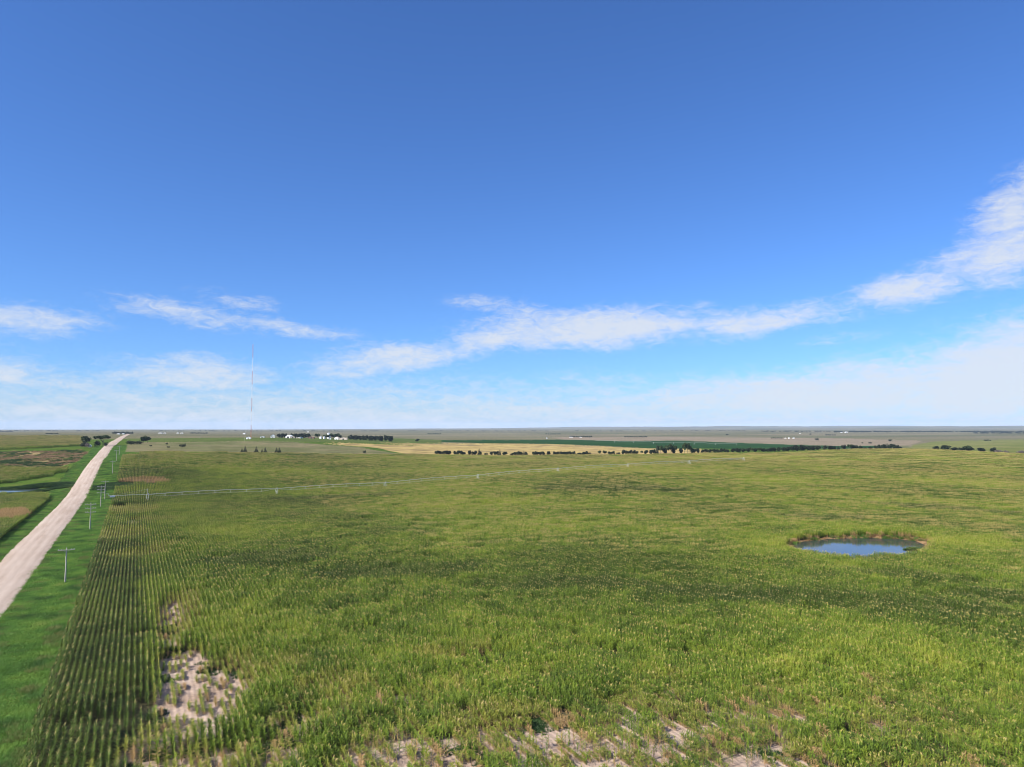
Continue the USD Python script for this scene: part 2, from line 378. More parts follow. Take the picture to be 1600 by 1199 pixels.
SOIL = soil_material()
VERGE = mat('verge_turf', [(0.3, (.032, .068, .012)), (0.5, (.055, .092, .016)), (0.7, (.085, .105, .025))], 0.06, 5, second=(.8, .25), bump=(1.5, .6, .3))
def gravel_material():
    """Pale dirt road: loose gravel between slightly darker, packed wheel tracks."""
    n = {'g': ('geometry', {}), 'm': ('mapping', {'scale': (1, .10, 1)}), 'n': ('noise_texture', {'scale': .35, 'detail': 6.0, 'roughness': .65}), 'r': ('rgb_ramp', {'ramp': [(0.3, (.285, .218, .168)), (0.5, (.355, .285, .232)), (0.7, (.395, .325, .27))]}),
         's': ('separate_xyz', {}), 'o': ('math', {'math_type': 'multiply_add', 'value2': 2 * math.pi / 2.05, 'value3': -ROAD_C * 2 * math.pi / 2.05}), 'c': ('math', {'math_type': 'cosine'}), 'nw': ('noise_texture', {'scale': .05, 'detail': 3.0}),
         'w': ('math', {'math_type': 'multiply'}), 'k': ('math', {'math_type': 'multiply_add', 'value2': .09, 'value3': .98}), 'mul': ('vector_math', {'math_type': 'scale'}), 'f': ('noise_texture', {'scale': 3.0, 'detail': 5.0, 'roughness': .7}),
         'fr': ('map_range', {'from_min': .3, 'from_max': .7, 'to_min': .88, 'to_max': 1.1}), 'mul2': ('vector_math', {'math_type': 'scale'}), 'b': ('bump', {'strength': .4, 'distance': .05}), 'p': ('principled_bsdf', {'roughness': 1.0, 'specular_ior_level': 0.0})}
    L = [('g.position', 'm.vector'), ('m.vector', 'n.vector'), ('n.fac', 'r.fac'), ('g.position', 's.vector'), ('s.x', 'o.value1'), ('o.value', 'c.value1'), ('m.vector', 'nw.vector'), ('c.value', 'w.value1'), ('n.fac', 'w.value2'), ('w.value', 'k.value1'),
         ('r.color', 'mul.vector1'), ('k.value', 'mul.scale'), ('g.position', 'f.vector'), ('f.fac', 'fr.value'), ('mul.vector', 'mul2.vector1'), ('fr.result', 'mul2.scale'), ('mul2.vector', 'p.base_color'), ('f.fac', 'b.height'), ('b.normal', 'p.normal')]
    return usdkit.material(stage, '/World/Looks/gravel', n, L, surface='p.BSDF')


ROAD_C, ROAD_W = -25.9, 8.9
GRAVEL = gravel_material()

PASTURE = mat('pasture_turf', [(0.3, (.075, .09, .032)), (0.5, (.12, .115, .055)), (0.7, (.18, .145, .085))], 0.012, 6, stretch=(1, 1, 1), second=(.05, .25))
GOLD = mat('golden_stubble', [(0.28, (.09, .10, .04)), (0.36, (.18, .14, .07)), (0.46, (.27, .20, .085)), (0.56, (.305, .235, .09)), (0.66, (.22, .14, .085)), (0.75, (.28, .215, .08))], 0.009, 7, second=(.035, .42))
BEAN = mat('bean_leaves', [(0.3, (.010, .038, .010)), (0.7, (.020, .055, .015))], 0.006, 5, second=(.05, .2))
TANFIELD = mat('fallow_soil', [(0.3, (.15, .125, .08)), (0.6, (.195, .155, .108))], 0.006, 5, second=(.03, .1))
PALEGREEN = mat('hay_grass', [(0.3, (.085, .105, .028)), (0.5, (.12, .13, .038)), (0.7, (.16, .15, .06))], 0.006, 5, second=(.03, .15))
GREENSTRIP = mat('green_crop', [(0.3, (.045, .075, .018)), (0.5, (.075, .095, .028)), (0.7, (.06, .10, .02))], 0.008, 5, second=(.05, .15))
WEEDY = mat('dry_weeds', [(0.3, (.07, .08, .025)), (0.42, (.12, .105, .045)), (0.52, (.19, .14, .07)), (0.6, (.22, .16, .08)), (0.72, (.08, .085, .03))], 0.022, 6, second=(.12, .3), bump=(.3, .7, .8))
MUD = mat('mud', [(0.3, (.10, .06, .03)), (0.6, (.22, .14, .07))], 0.5, 4)


def plain_material():
    """Far country: a patchwork of quarter-section fields, each in its own tone, with finer variation inside."""
    n = {'g': ('geometry', {}), 'm': ('mapping', {'scale': (1 / 800.0, 1 / 410.0, 0)}), 'fl': ('vector_math', {'math_type': 'floor'}), 'wn': ('white_noise_texture', {'dimensions': '3D'}),
         'r': ('rgb_ramp', {'ramp': [(0.0, (.08, .075, .038)), (0.2, (.145, .13, .075)), (0.38, (.05, .065, .025)), (0.55, (.175, .15, .095)), (0.7, (.11, .10, .058)), (0.85, (.045, .06, .022)), (1.0, (.17, .14, .09))], 'interpolate': True}),
         'n': ('noise_texture', {'scale': 0.0012, 'detail': 6.0, 'roughness': 0.6}), 'r2': ('rgb_ramp', {'ramp': [(0.3, (.075, .07, .038)), (0.5, (.125, .115, .065)), (0.7, (.07, .075, .035))]}),
         'mx': ('mix_color', {'fac': 0.45}), 'p': ('principled_bsdf', {'roughness': 1.0, 'specular_ior_level': 0.0})}
    L = [('g.position', 'm.vector'), ('m.vector', 'fl.vector1'), ('fl.vector', 'wn.vector'), ('wn.value', 'r.fac'), ('g.position', 'n.vector'), ('n.fac', 'r2.fac'), ('r.color', 'mx.a'), ('r2.color', 'mx.b'), ('mx.result', 'p.base_color')]
    return usdkit.material(stage, '/World/Looks/far_fields', n, L, surface='p.BSDF')


FARPLAIN = plain_material()
GREENS = [(0.0, (.055, .09, .012)), (0.25, (.132, .195, .018)), (0.5, (.225, .265, .028)), (0.75, (.305, .29, .045)), (1.0, (.38, .295, .08))]
CORN = crop('corn_leaves', GREENS, (.31, .245, .075), (.06, .08, .016), 2.12, .35)  # dark low tone puts the shade near the ground into the leaf colour
CORN_L = crop('lush_corn_leaves', [(0.0, (.04, .066, .010)), (0.3, (.085, .125, .016)), (0.6, (.165, .205, .026)), (0.85, (.27, .275, .055)), (1.0, (.35, .31, .09))], (.26, .21, .075), (.06, .08, .016), 2.12, .35)  # foot of the plants coloured dark here too, as painted shade
CORN_Y = crop('yellowing_corn_leaves', [(0.0, (.11, .15, .018)), (0.4, (.23, .235, .035)), (0.7, (.36, .30, .075)), (1.0, (.46, .33, .13))], (.36, .27, .11), (.30, .20, .09), 2.12, .8)
CORN_D = crop('dry_corn_leaves', [(0.0, (.24, .17, .06)), (0.5, (.40, .25, .11)), (1.0, (.45, .29, .14))], (.40, .25, .12), (.34, .20, .09), 2.12, .5)
GRASS = leafy('grass_blades', [(0.0, (.045, .105, .016)), (0.3, (.095, .205, .027)), (0.6, (.15, .265, .036)), (1.0, (.28, .29, .065))], 0.25, 0.16, 0.05)
DRYGRASS = leafy('dry_grass_blades', [(0.0, (.09, .14, .025)), (0.5, (.17, .18, .05)), (1.0, (.26, .21, .08))], 0.3, 0.2)
WEED = leafy('weed_leaves', [(0.0, (.02, .05, .012)), (0.5, (.04, .085, .016)), (1.0, (.11, .16, .035))], 0.2, 0.25, 0.1)
DRYWEED = leafy('dry_weed_stems', [(0.0, (.16, .10, .05)), (0.5, (.30, .20, .10)), (1.0, (.40, .29, .15))], 0.1, 0.2, 0.1)
CEDAR = leafy('cedar_foliage', [(0.0, (.012, .022, .010)), (0.5, (.024, .038, .014)), (1.0, (.045, .055, .022))], 0.1)
BROAD = leafy('broadleaf_foliage', [(0.0, (.025, .045, .014)), (0.5, (.045, .07, .02)), (1.0, (.075, .095, .03))], 0.2)
DRYBUSH = leafy('grey_brush', [(0.0, (.12, .10, .085)), (1.0, (.22, .19, .16))], 0.15)
BARK = plain('bark', (.11, .085, .065), .9, scale=3)
WOODPOLE = plain('weathered_wood', (.43, .37, .30), .85, vary=.25, scale=2.0)
GALV = plain('galvanised_steel', (.46, .47, .46), .5, .3, vary=.08)
GLASSY = plain('porcelain', (.55, .56, .58), .2)
RUBBER = plain('rubber', (.03, .03, .03), .8)
WHITE = plain('white_paint', (.78, .77, .74), .5, vary=.05)
ORANGE = plain('red_orange_paint', (.52, .15, .08), .5)
ROOFGREY = plain('grey_metal_roof', (.42, .43, .44), .45, .3)
ROOFTAN = plain('tan_roof', (.42, .33, .24), .8)
DARK = plain('dark_opening', (.03, .03, .032), .8)
REDBARN = plain('red_boards', (.16, .085, .06), .8)
TANWALL = plain('tan_wall', (.55, .46, .36), .7)
LAMPRED = plain('red_lens', (.45, .03, .02), .3)

# ------------------------------------------------------------------ ground: one polar sheet, cut into the fields that it carries
EDGE_R, EDGE_L = -9.6, -36.5        # where the maize begins on each side of the road
FIELD = Polygon([(EDGE_R, -60), (EDGE_R, 640)] + [tuple(placeZ(px, Z, False)[:2]) for px, Z in [(230, 655), (350, 665), (460, 700), (680, 800), (1000, 770), (1200, 775), (1300, 850), (1405, 920), (1500, 880), (1600, 850), (1760, 820)]] + [(900, -60)])
FIELD = FIELD.buffer(0)

REGIONS = [  # (name, material, polygon from photograph points (px, Z)), first match wins
    ('fallow_field', TANFIELD, polyZ([(880, 2350), (960, 2250), (1060, 2450), (1190, 2050), (1330, 1750), (1420, 1800), (1440, 2400), (1300, 3000), (1050, 3300), (860, 3000)])),
    ('bean_field', BEAN, polyZ([(690, 1560), (780, 1550), (860, 1540), (920, 1500), (985, 1380), (1020, 1300), (1100, 1300), (1330, 1450), (1420, 1600), (1390, 1720), (1330, 1745), (1190, 2040), (1060, 2430), (960, 2240), (880, 2330), (780, 2000), (690, 1800)])),
    ('golden_field', GOLD, polyZ([(640, 820), (760, 830), (880, 830), (1000, 840), (1120, 900), (1100, 1250), (1010, 1290), (980, 1370), (915, 1490), (850, 1530), (770, 1540), (690, 1430), (620, 1250), (560, 1150), (530, 1070), (590, 990)])),
    ('pasture', PASTURE, polyZ([(196, 660), (350, 668), (460, 703), (640, 803), (560, 990), (465, 1060), (330, 1010), (260, 960), (200, 960)])),
    ('green_field', GREENSTRIP, polyZ([(200, 962), (260, 962), (330, 1012), (465, 1062), (515, 1152), (600, 1255), (690, 1440), (690, 1800), (620, 2000), (500, 1700), (400, 1500), (200, 1250)])),
    ('hay_field', PALEGREEN, polyZ([(1330, 940), (1405, 960), (1500, 930), (1700, 900), (1800, 2000), (1600, 2600), (1460, 2300), (1425, 1800), (1420, 1550), (1380, 1350)])),
    ('weedy_field', WEEDY, polyZ([(-60, 480), (20, 500), (100, 520), (128, 560), (140, 650), (130, 700), (0, 690), (-60, 690)])),
]
FIELDS_L = {  # maize left of the road, as instanced plants
    'near': Polygon([(-36.2, 140), (-36.4, 300), (-36.8, 415), (-38.5, 432), (-44, 442), (-54, 448), (-72, 452), (-130, 455), (-130, 140)]),
    'middle': Polygon([tuple(at(px, py)[:2]) for px, py in [(-60, 760), (0, 757), (40, 751), (80, 744.5), (108, 735.5), (95, 733), (60, 734), (0, 732), (-60, 731)]]),
    'far': Polygon([tuple(placeZ(px, Z, False)[:2]) for px, Z in [(-70, 700), (0, 715), (60, 740), (118, 775), (128, 800), (140, 1150), (120, 1600), (-70, 1500)]]),
}


def ground():
    fine = np.radians(np.arange(-40, 40.01, 0.075))
    coarse = np.radians(np.r_[np.arange(43, 318, 3.0)])
    th = np.r_[fine, coarse]
    r = [6.0]
    while r[-1] < 27000:
        z = r[-1]
        r.append(z + ((.7 if 178 < z < 245 else 2.5) if z < 420 else z * z / 24850 * .34))
        if r[-1] - z > 900:
            r[-1] = z + 900
    r = np.array(r)
    T, R = np.meshgrid(th, r)
    x, y = plan(R * np.sin(T), R * np.cos(T))
    z = height(x, y)
    nr, nt = T.shape
    V = np.c_[x.ravel(), y.ravel(), z.ravel()]
    i, j = np.meshgrid(np.arange(nr - 1), np.arange(nt), indexing='ij')
    j2 = (j + 1) % nt
    Q = np.stack([i * nt + j, (i + 1) * nt + j, (i + 1) * nt + j2, i * nt + j2], -1).reshape(-1, 4)
    Q = Q[:, ::-1]
    C = V[Q].mean(1)
    cl = np.full(len(Q), -1)
    rad = np.hypot(C[:, 0], C[:, 1])
    q3 = np.c_[C[:, 0] / 90.0, C[:, 1] / 90.0, np.zeros(len(C))]
    jx = C[:, 0] + (meshkit.fbm(q3, 3, 91) - .5) * 130 * ss(900, 1300, rad) + RNG.normal(0, 1, len(C)) * 14 * ss(900, 1300, rad)
    jy = C[:, 1] + (meshkit.fbm(q3, 3, 92) - .5) * 130 * ss(900, 1300, rad) + RNG.normal(0, 1, len(C)) * 14 * ss(900, 1300, rad)
    for k, (name, m, p) in enumerate(REGIONS):
        soft = name in ('golden_field', 'pasture', 'weedy_field')
        msk = (cl < 0) & shapely.contains_xy(p, jx if soft else C[:, 0], jy if soft else C[:, 1])
        cl[msk] = k
    inf = shapely.contains_xy(FIELD, C[:, 0], C[:, 1])
    near = rad < 1400
    # default classes
    SOILC, VERGEC, PLAINC, MUDC = 100, 101, 102, 103
    d = np.where(near, VERGEC, PLAINC)
    leftcorn = np.zeros(len(C), bool)
    for p in FIELDS_L.values():
        leftcorn |= shapely.contains_xy(p, C[:, 0], C[:, 1])
    d = np.where(inf, SOILC, d)
    cl = np.where((cl < 0) | inf | leftcorn, d, cl)
    for p in (POND,):
        cl[shapely.contains_xy(p.buffer(.7), C[:, 0], C[:, 1])] = MUDC
    tri0 = np.array([(0, 0)])
    done = []
    names = {SOILC: ('ground', SOIL), VERGEC: ('grass_ground', VERGE), PLAINC: ('plain', FARPLAIN), MUDC: ('mud_bank', MUD), **{k: (n, m) for k, (n, m, p) in enumerate(REGIONS)}}
    for k, (name, m) in names.items():
        q = Q[cl == k]
        if not len(q):
            continue
        ids, inv = np.unique(q, return_inverse=True)
        o = obj(name, (V[ids], inv.reshape(-1, 4)), m, smooth=True)
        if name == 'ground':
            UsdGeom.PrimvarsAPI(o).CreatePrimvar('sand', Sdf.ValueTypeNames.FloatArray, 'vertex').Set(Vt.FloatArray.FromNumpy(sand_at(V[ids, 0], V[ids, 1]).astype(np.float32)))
        tag(o, kind='structure')
    # the small hole under the drone
    k = nt
    a = np.r_[V[:nt], [[0, 0, float(height(np.array([0.0]), np.array([0.0]))[0])]]]
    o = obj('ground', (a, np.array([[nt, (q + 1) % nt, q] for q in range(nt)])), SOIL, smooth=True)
    tag(o, kind='structure')



def N(x, y, s, seed):
    return meshkit.fbm(np.c_[np.asarray(x) / s, np.asarray(y) / s, np.zeros(len(x))], 3, seed)


def ell(px, py, rx, ry, k=1.0):
    """A patch on the ground around a pixel: centre, half size across and ahead in metres."""
    p = at(px, py)
    q = at(px, py - ry)
    Z = camcf(p[0], p[1])[1]
    return (p[0], p[1], rx * Z / FPX, max(1.0, math.hypot(q[0] - p[0], q[1] - p[1])), k)


BARE = [ell(a[0], a[1] + (6 if a[1] > 1135 else 0), a[2] * (1.15 if a[1] > 1135 else 1), a[3] + (5 if a[1] > 1135 else 0), a[4] * (1.15 if a[1] > 1135 else 1)) for a in [(296, 1092, 48, 50, 1.35), (285, 1042, 38, 26, 1.2), (318, 1128, 40, 24, 1.3), (268, 965, 22, 32, .85), (262, 1000, 20, 20, .8), (275, 1195, 45, 14, 1.2), (330, 1190, 30, 10, .9), (440, 1175, 26, 12, 1.0), (580, 1175, 30, 10, .95),
                          (605, 1190, 22, 8, 1.0), (640, 1168, 30, 8, .85), (835, 1160, 48, 14, 1.05), (855, 1180, 35, 12, .9), (1082, 1142, 36, 6, 1.0), (1058, 1156, 20, 8, .85), (1120, 1182, 30, 8, .9), (1170, 1192, 70, 12, 1.2), (1240, 1200, 50, 8, 1.0), (1050, 1102, 18, 4, .7),
                          (725, 1122, 14, 5, .8), (700, 1190, 40, 10, .7), (960, 1190, 50, 10, .8), (205, 816, 10, 3, .9), (460, 1140, 30, 8, .6), (345, 1065, 25, 22, .8), (375, 1085, 20, 20, .6)]]
YELL = [ell(*a) for a in [(205, 799, 42, 7, 1.6), (240, 815, 45, 4, 1.2), (188, 838, 42, 10, 1.5), (215, 872, 45, 6, 1.5), (255, 858, 34, 6, .9), (360, 1060, 50, 35, .8), (740, 1020, 40, 10, .8), (680, 1035, 40, 10, .6), (290, 960, 30, 40, .7), (800, 1130, 130, 30, .7), (1020, 1110, 90, 18, .6), (520, 1080, 80, 20, .6), (450, 1045, 60, 15, .5), (110, 1090, 35, 14, .6), (520, 935, 40, 8, .6)]]
LUSH = [ell(*a) for a in [(430, 880, 120, 13, .9), (620, 902, 150, 13, .9), (880, 922, 170, 13, .9), (1150, 942, 180, 14, .9), (1400, 955, 190, 16, .9), (1580, 945, 120, 14, .8), (520, 782, 140, 3, .8), (960, 768, 150, 4, .7), (1280, 815, 90, 4, .9), (1480, 800, 120, 4, .8), (1440, 910, 130, 8, .8)]]
DEAD = [ell(*a) for a in [(222, 752.5, 34, 4.0, 1.3), (248, 755, 20, 2.5, 1.0), (14, 808, 30, 7, 1.1)]]
HOLLOW = [ell(*a) for a in [(183, 760, 26, 4.5, 1.2), (237, 759, 8, 2, 1.0), (180, 808, 22, 2.5, 1.0)]]


def bump(lst, x, y, edge=(1.3, .5)):
    out = np.zeros(len(x))
    for a, b, rx, ry, k in lst:
        rr = math.hypot(a, b)
        c, f = ((x - a) * b - (y - b) * a) / rr, ((x - a) * a + (y - b) * b) / rr
        out = np.maximum(out, k * ss(edge[0], edge[1], np.hypot(c / rx, f / ry)))
    return out


def stress(x, y):
    c, f = camcf(x, y)
    base = 1.2 * ss(120, 76, f + (c - 10) * .10 * (c > 0)) * ss(-47, -38, c)
    n = N(x, y, 9.0, 31) * .65 + N(x, y, 2.4, 32) * .35
    s = base * (n - .33) * 2.6 + bump(BARE, x, y) + (n - .5) * .6 * (bump(BARE, x, y, (1.7, .6)) > .05)
    return np.clip(s, 0, 1.4)




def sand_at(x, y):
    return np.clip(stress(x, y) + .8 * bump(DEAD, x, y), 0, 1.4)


ground()


def sheet(p, z, name, m):
    v, f = trimesh.creation.triangulate_polygon(p.simplify(.1), engine='earcut')
    o = obj(name, (np.c_[v, np.full(len(v), z)], f), m, smooth=True)
    return tag(o, kind='structure')


sheet(POND.buffer(1.5), POND_Z, 'pond_water', water('pond_water', (.035, .045, .04), .06, 1.2))
sheet(CREEK.buffer(3.0), CREEK_Z, 'creek_water', water('creek_water', (.05, .06, .05), .1, .8))


def road():
    v = np.r_[np.arange(-60, 700, 2.0), np.arange(700, 1500, 8.0), np.arange(1500, 3200, 40.0)]
    off = np.array([-1.35, -1.0, -.55, 0, .55, 1.0, 1.35])
    prof = np.array([-.35, .10, .20, .26, .20, .10, -.35])
    P = []
    for k, y in enumerate(v):
        e = np.array([meshkit.noise(np.array([y / 5.0, s, 0]), 21) for s in (0, 7)]) * .35 + np.array([meshkit.noise(np.array([y / 22.0, s, 0]), 22) for s in (3, 9)]) * .4 - .35
        x = ROAD_C + off * ROAD_W / 2
        x[:3] -= e[0] * np.array([1, 1, .3]); x[-3:] += e[1] * np.array([.3, 1, 1])
        P.append(np.c_[x, np.full(7, y), np.zeros(7)])
    P = np.array(P)
    h = height(P[..., 0], P[..., 1])
    P[..., 2] = h + prof[None] + np.where(v > 900, .12, 0)[:, None]
    n, w = P.shape[:2]
    i, j = np.meshgrid(np.arange(n - 1), np.arange(w - 1), indexing='ij')
    Q = np.stack([i * w + j, i * w + j + 1, (i + 1) * w + j + 1, (i + 1) * w + j], -1).reshape(-1, 4)
    tag(obj('road', (P.reshape(-1, 3), Q), GRAVEL, smooth=True), kind='structure')


road()

# ------------------------------------------------------------------ haze
hz = trimesh.creation.box([60000, 60000, 240])
hz.apply_translation([0, 0, 240 / 2 - 22])
HAZE = usdkit.material(stage, '/World/Looks/haze', {'v': ('principled_volume', {'color': (.68, .82, 1.0), 'density': 2.9e-5, 'anisotropy': 0.0})}, [], volume='v.volume')
tag(obj('haze', hz, HAZE), kind='stuff')

# ------------------------------------------------------------------ maize


def leaf(mb, base, az, length, width, up, droop, segs=3):
    """One arching blade: rises at angle 'up', bends over by 'droop'."""
    d = np.array([math.cos(az), math.sin(az), 0]); s = np.array([-d[1], d[0], 0])
    p, a, V = np.array(base, float), up, []
    for k in range(segs + 1):
        t = k / segs
        w = width * (.55 + .9 * t - 1.45 * t * t) * .5 + (.004 if k < segs else 0)
        if k == segs:
            V.append(p)
        else:
            V += [p - s * w, p + s * w]
        p = p + (d * math.cos(a) + np.array([0, 0, math.sin(a)])) * length / segs
        a -= droop / segs
    F = []
    for k in range(segs - 1):
        F += [[2 * k, 2 * k + 1, 2 * k + 3], [2 * k, 2 * k + 3, 2 * k + 2]]
    k = segs - 1
    F.append([2 * k, 2 * k + 1, 2 * k + 2])
    mb.add(V, F)


def plant(mb, x, y, ht, rg, leaves=9, wide=.10, segs=3, tassel=4, stalk=True):
    lean = rg.normal(0, .05, 2)
    if stalk:
        mb.tube([(x, y, 0), (x + lean[0] * ht * .5, y + lean[1] * ht * .5, ht * .5), (x + lean[0] * ht, y + lean[1] * ht, ht * .9)], [.016, .013, .006], 3)
    az0 = rg.uniform(0, 2 * math.pi) if rg.random() < .5 else rg.normal(0, .5)
    for k in range(leaves):
        t = .12 + .78 * k / max(1, leaves - 1)
        az = az0 + math.pi * (k % 2) + rg.normal(0, .45)
        L = (.46 + .42 * math.sin(math.pi * min(1, t * 1.05))) * rg.uniform(.7, 1.2) * ht / 2.3
        leaf(mb, (x + lean[0] * ht * t, y + lean[1] * ht * t, ht * .9 * t), az, L, wide * rg.uniform(.8, 1.2), rg.uniform(.85, 1.35), rg.uniform(1.0, 2.3), segs)
    for k in range(tassel):
        az = rg.uniform(0, 6.28)
        leaf(mb, (x + lean[0] * ht, y + lean[1] * ht, ht * .86), az, .34 * ht / 2.3, .03 if tassel > 3 else .062, rg.uniform(1.0, 1.5), rg.uniform(.2, .7), 1)


def row_segment(seed, L=2.0):
    rg = np.random.default_rng(seed); mb = MB()
    for k in range(9):
        if rg.random() < .10:
            continue
        plant(mb, rg.normal(0, .035), -L / 2 + (k + .5) * L / 9 + rg.normal(0, .04), 2.3 * rg.uniform(.78, 1.1), rg, 8, .155)
    return mb.get()


def patch(seed, rows, ly, step, leaves, wide, segs, tassel, stalk, cl=1.7):
    rg = np.random.default_rng(seed); mb = MB()
    for r in range(rows):
        for k in range(int(round(ly / step))):
            plant(mb, (r - (rows - 1) / 2) * .76 + rg.normal(0, .04), -ly / 2 + (k + .5) * step + rg.normal(0, .05), 2.3 * ((.80 + .38 * float(meshkit.noise(np.array([r * .76 / cl, k * step / cl, seed * 7.3])))) * rg.uniform(.88, 1.12)), rg, leaves, wide, segs, tassel, stalk)
    return mb.get()


PATCH = {'near': (1, 2.0), 'mid': (8, 4.0), 'far': (16, 12.0)}
GEO = {'near': [row_segment(100 + k) for k in range(6)],
       'mid': [patch(200 + k, 8, 4.0, .30, 6, .17, 2, 3, False) for k in range(4)],
       'far': [patch(300 + k, 16, 12.0, .48, 4, .28, 2, 3, False, 2.4) for k in range(3)]}


def instancer(name, protos, idx, pos, scale, flip, kind='stuff', label=None, cat=None):
    """protos: [(name, geometry, material)]"""
    path = numbered(f'/World/{name}')
    pi = UsdGeom.PointInstancer.Define(stage, path)
    paths = []
    for nm, g, m in protos:
        p = obj(nm, g, m, f'{path}')
        paths.append(p.GetPath())
    pi.CreatePrototypesRel().SetTargets(paths)
    pi.CreateProtoIndicesAttr(Vt.IntArray.FromNumpy(np.asarray(idx, np.int32)))
    pi.CreatePositionsAttr(Vt.Vec3fArray.FromNumpy(np.asarray(pos, np.float32)))
    pi.CreateScalesAttr(Vt.Vec3fArray.FromNumpy(np.asarray(scale, np.float32)))
    ang = np.asarray(flip, float)
    q = np.c_[np.cos(ang / 2), np.zeros((len(ang), 2)), np.sin(ang / 2)]
    pi.CreateOrientationsAttr(Vt.QuathArray([Gf.Quath(float(a[0]), 0.0, 0.0, float(a[3])) for a in q]))
    return tag(pi, label, cat, kind=kind)


def corn_field(name, region, centre_rows, zones, label, tall=1.0, curve=None):
    """Fills a region with maize: single row segments near the camera, patches farther off."""
    protos, base = [], {}
    for lod in zones:
        for tone, m in (('green', CORN), ('yellowing', CORN_Y), ('dry', CORN_D), ('lush', CORN_L)):
            base[lod, tone] = (len(protos), len(GEO[lod]))
            protos += [(f'{tone}_maize_plants', g, m) for g in GEO[lod]]
    IDX, POS, SC, FL = [], [], [], []
    rg = np.random.default_rng(5)
    for lod, (r0, r1) in zones.items():
        rows, ly = PATCH[lod]
        wx = rows * .76
        x0, y0, x1, y1 = region.bounds
        # zone boundaries fall on the grid of the coarsest patches, so that no strip is left empty or doubled
        gx = np.arange(math.floor((x0 - centre_rows) / wx), math.ceil((x1 - centre_rows) / wx) + 1) * wx + centre_rows + wx / 2
        gy = np.arange(math.floor(y0 / ly), math.ceil(y1 / ly) + 1) * ly + ly / 2
        X, Y = np.meshgrid(gx, gy)
        X, Y = X.ravel(), Y.ravel()
        CX = (np.floor((X - centre_rows) / 12.16) + .5) * 12.16 + centre_rows
        CY = (np.floor(Y / 12.0) + .5) * 12.0
        c, f = camcf(CX, CY)
        r = np.hypot(c, f)
        c2, f2 = camcf(X, Y)
        pdist = shapely.distance(shapely.points(CX, CY), POND) if 'near' in zones else r
        nearby = ((pdist < 22) | (r < zones['near'][1]) | ((CX < EDGE_R + 80) & (r < 520))) if 'near' in zones else np.zeros(len(r), bool)
        k = (nearby if lod == 'near' else (~nearby & (r >= r0) & (r < r1))) & (np.abs(np.arctan2(c2, f2 + 8)) < math.radians(38.5)) & (f2 > 55)
        X, Y = X[k], Y[k]
        k = shapely.contains_xy(region, X, Y)
        X, Y = X[k], Y[k]
        if not len(X):
            continue
        if lod == 'near':
            Y = Y + rg.normal(0, .12, len(Y))
        n1 = N(X, Y, 33.0, 41); n2 = N(X, Y, 6.0, 42); n3 = N(X, Y, 120.0, 43); n4 = N(X, Y, 1.9, 44)
        S = stress(X, Y) if r0 < 200 else np.zeros(len(X))
        ye = bump(YELL, X, Y); de = bump(DEAD, X, Y); ho = bump(HOLLOW, X, Y)
        keep = (rg.random(len(X)) > ss(.4, 1.1, S) * .52) & (ho < .5)
        # thin spots where plants are missing
        gaps = ss(.64, .72, N(X, Y * 1.0, 7.0, 55))
        if lod == 'near':
            keep &= (gaps * rg.random(len(X)) < .6) | (Y > 105)
        lu = np.maximum(bump(LUSH, X, Y), ss(17, 8, X - EDGE_R - 8 * n1 + 4) * ss(340, 215, Y + 90 * (n1 - .5))) if 'near' in zones else np.zeros(len(X))
        X, Y, S, ye, de, n1, n2, n3, n4, gaps, lu = (a[keep] for a in (X, Y, S, ye, de, n1, n2, n3, n4, gaps, lu))
        if len(DIPS):
            pass
        hs = (1.0 + (n1 - .5) * .35 + (n2 - .5) * .30 + (n4 - .5) * (.5 if lod == 'near' else 0) + (n3 - .5) * .2) * (1 - .62 * np.clip(S, 0, 1)) * (1 - .12 * ye) * (1 - (.22 if lod == 'near' else .38) * gaps) * tall * rg.uniform(.94, 1.05, len(X))
        u = rg.random(len(X))
        tone = np.where(de > .4 + .3 * u, 2, np.where((ye + .75 * S + (n2 - .5) * .9) > .45 + .35 * u, 1, 0))
        tone = np.where((tone == 0) & (lu > .25 + .5 * u), 3, tone)
        if lod == 'near':
            tone = np.where((S > .45) & (u < .10), 2, np.where((S > .3) & (u < .5), 1, tone))
            pd = shapely.distance(shapely.points(X, Y), POND)
            tone = np.where((pd < 1.6) & (u < .45), 1, tone)
            tone = np.where((pd < 1.1) & (u > .6), 2, tone); hs = np.where(pd < 1.1, hs * .75, hs)
        for t, nm in enumerate(('green', 'yellowing', 'dry', 'lush')):
            q = tone == t
            b, cnt = base[lod, nm]
            m = int(q.sum())
            if not m:
                continue
            x, y = X[q], Y[q]
            IDX.append(b + rg.integers(0, cnt, m))
            POS.append(np.c_[x, y, height(x, y) - .03])
            s = hs[q]
            SC.append(np.c_[(np.ones(m) if lod != 'near' else (.62 + .25 * s) * (.84 if nm == 'lush' else 1.0)), np.ones(m), s])
            FL.append(np.where(rg.random(m) < .5, 0, math.pi))
    if curve:
        pass
    o = instancer(name, protos, np.concatenate(IDX), np.vstack(POS), np.vstack(SC), np.concatenate(FL), label=label, cat='maize')
    print(name, sum(map(len, IDX)))
    return o


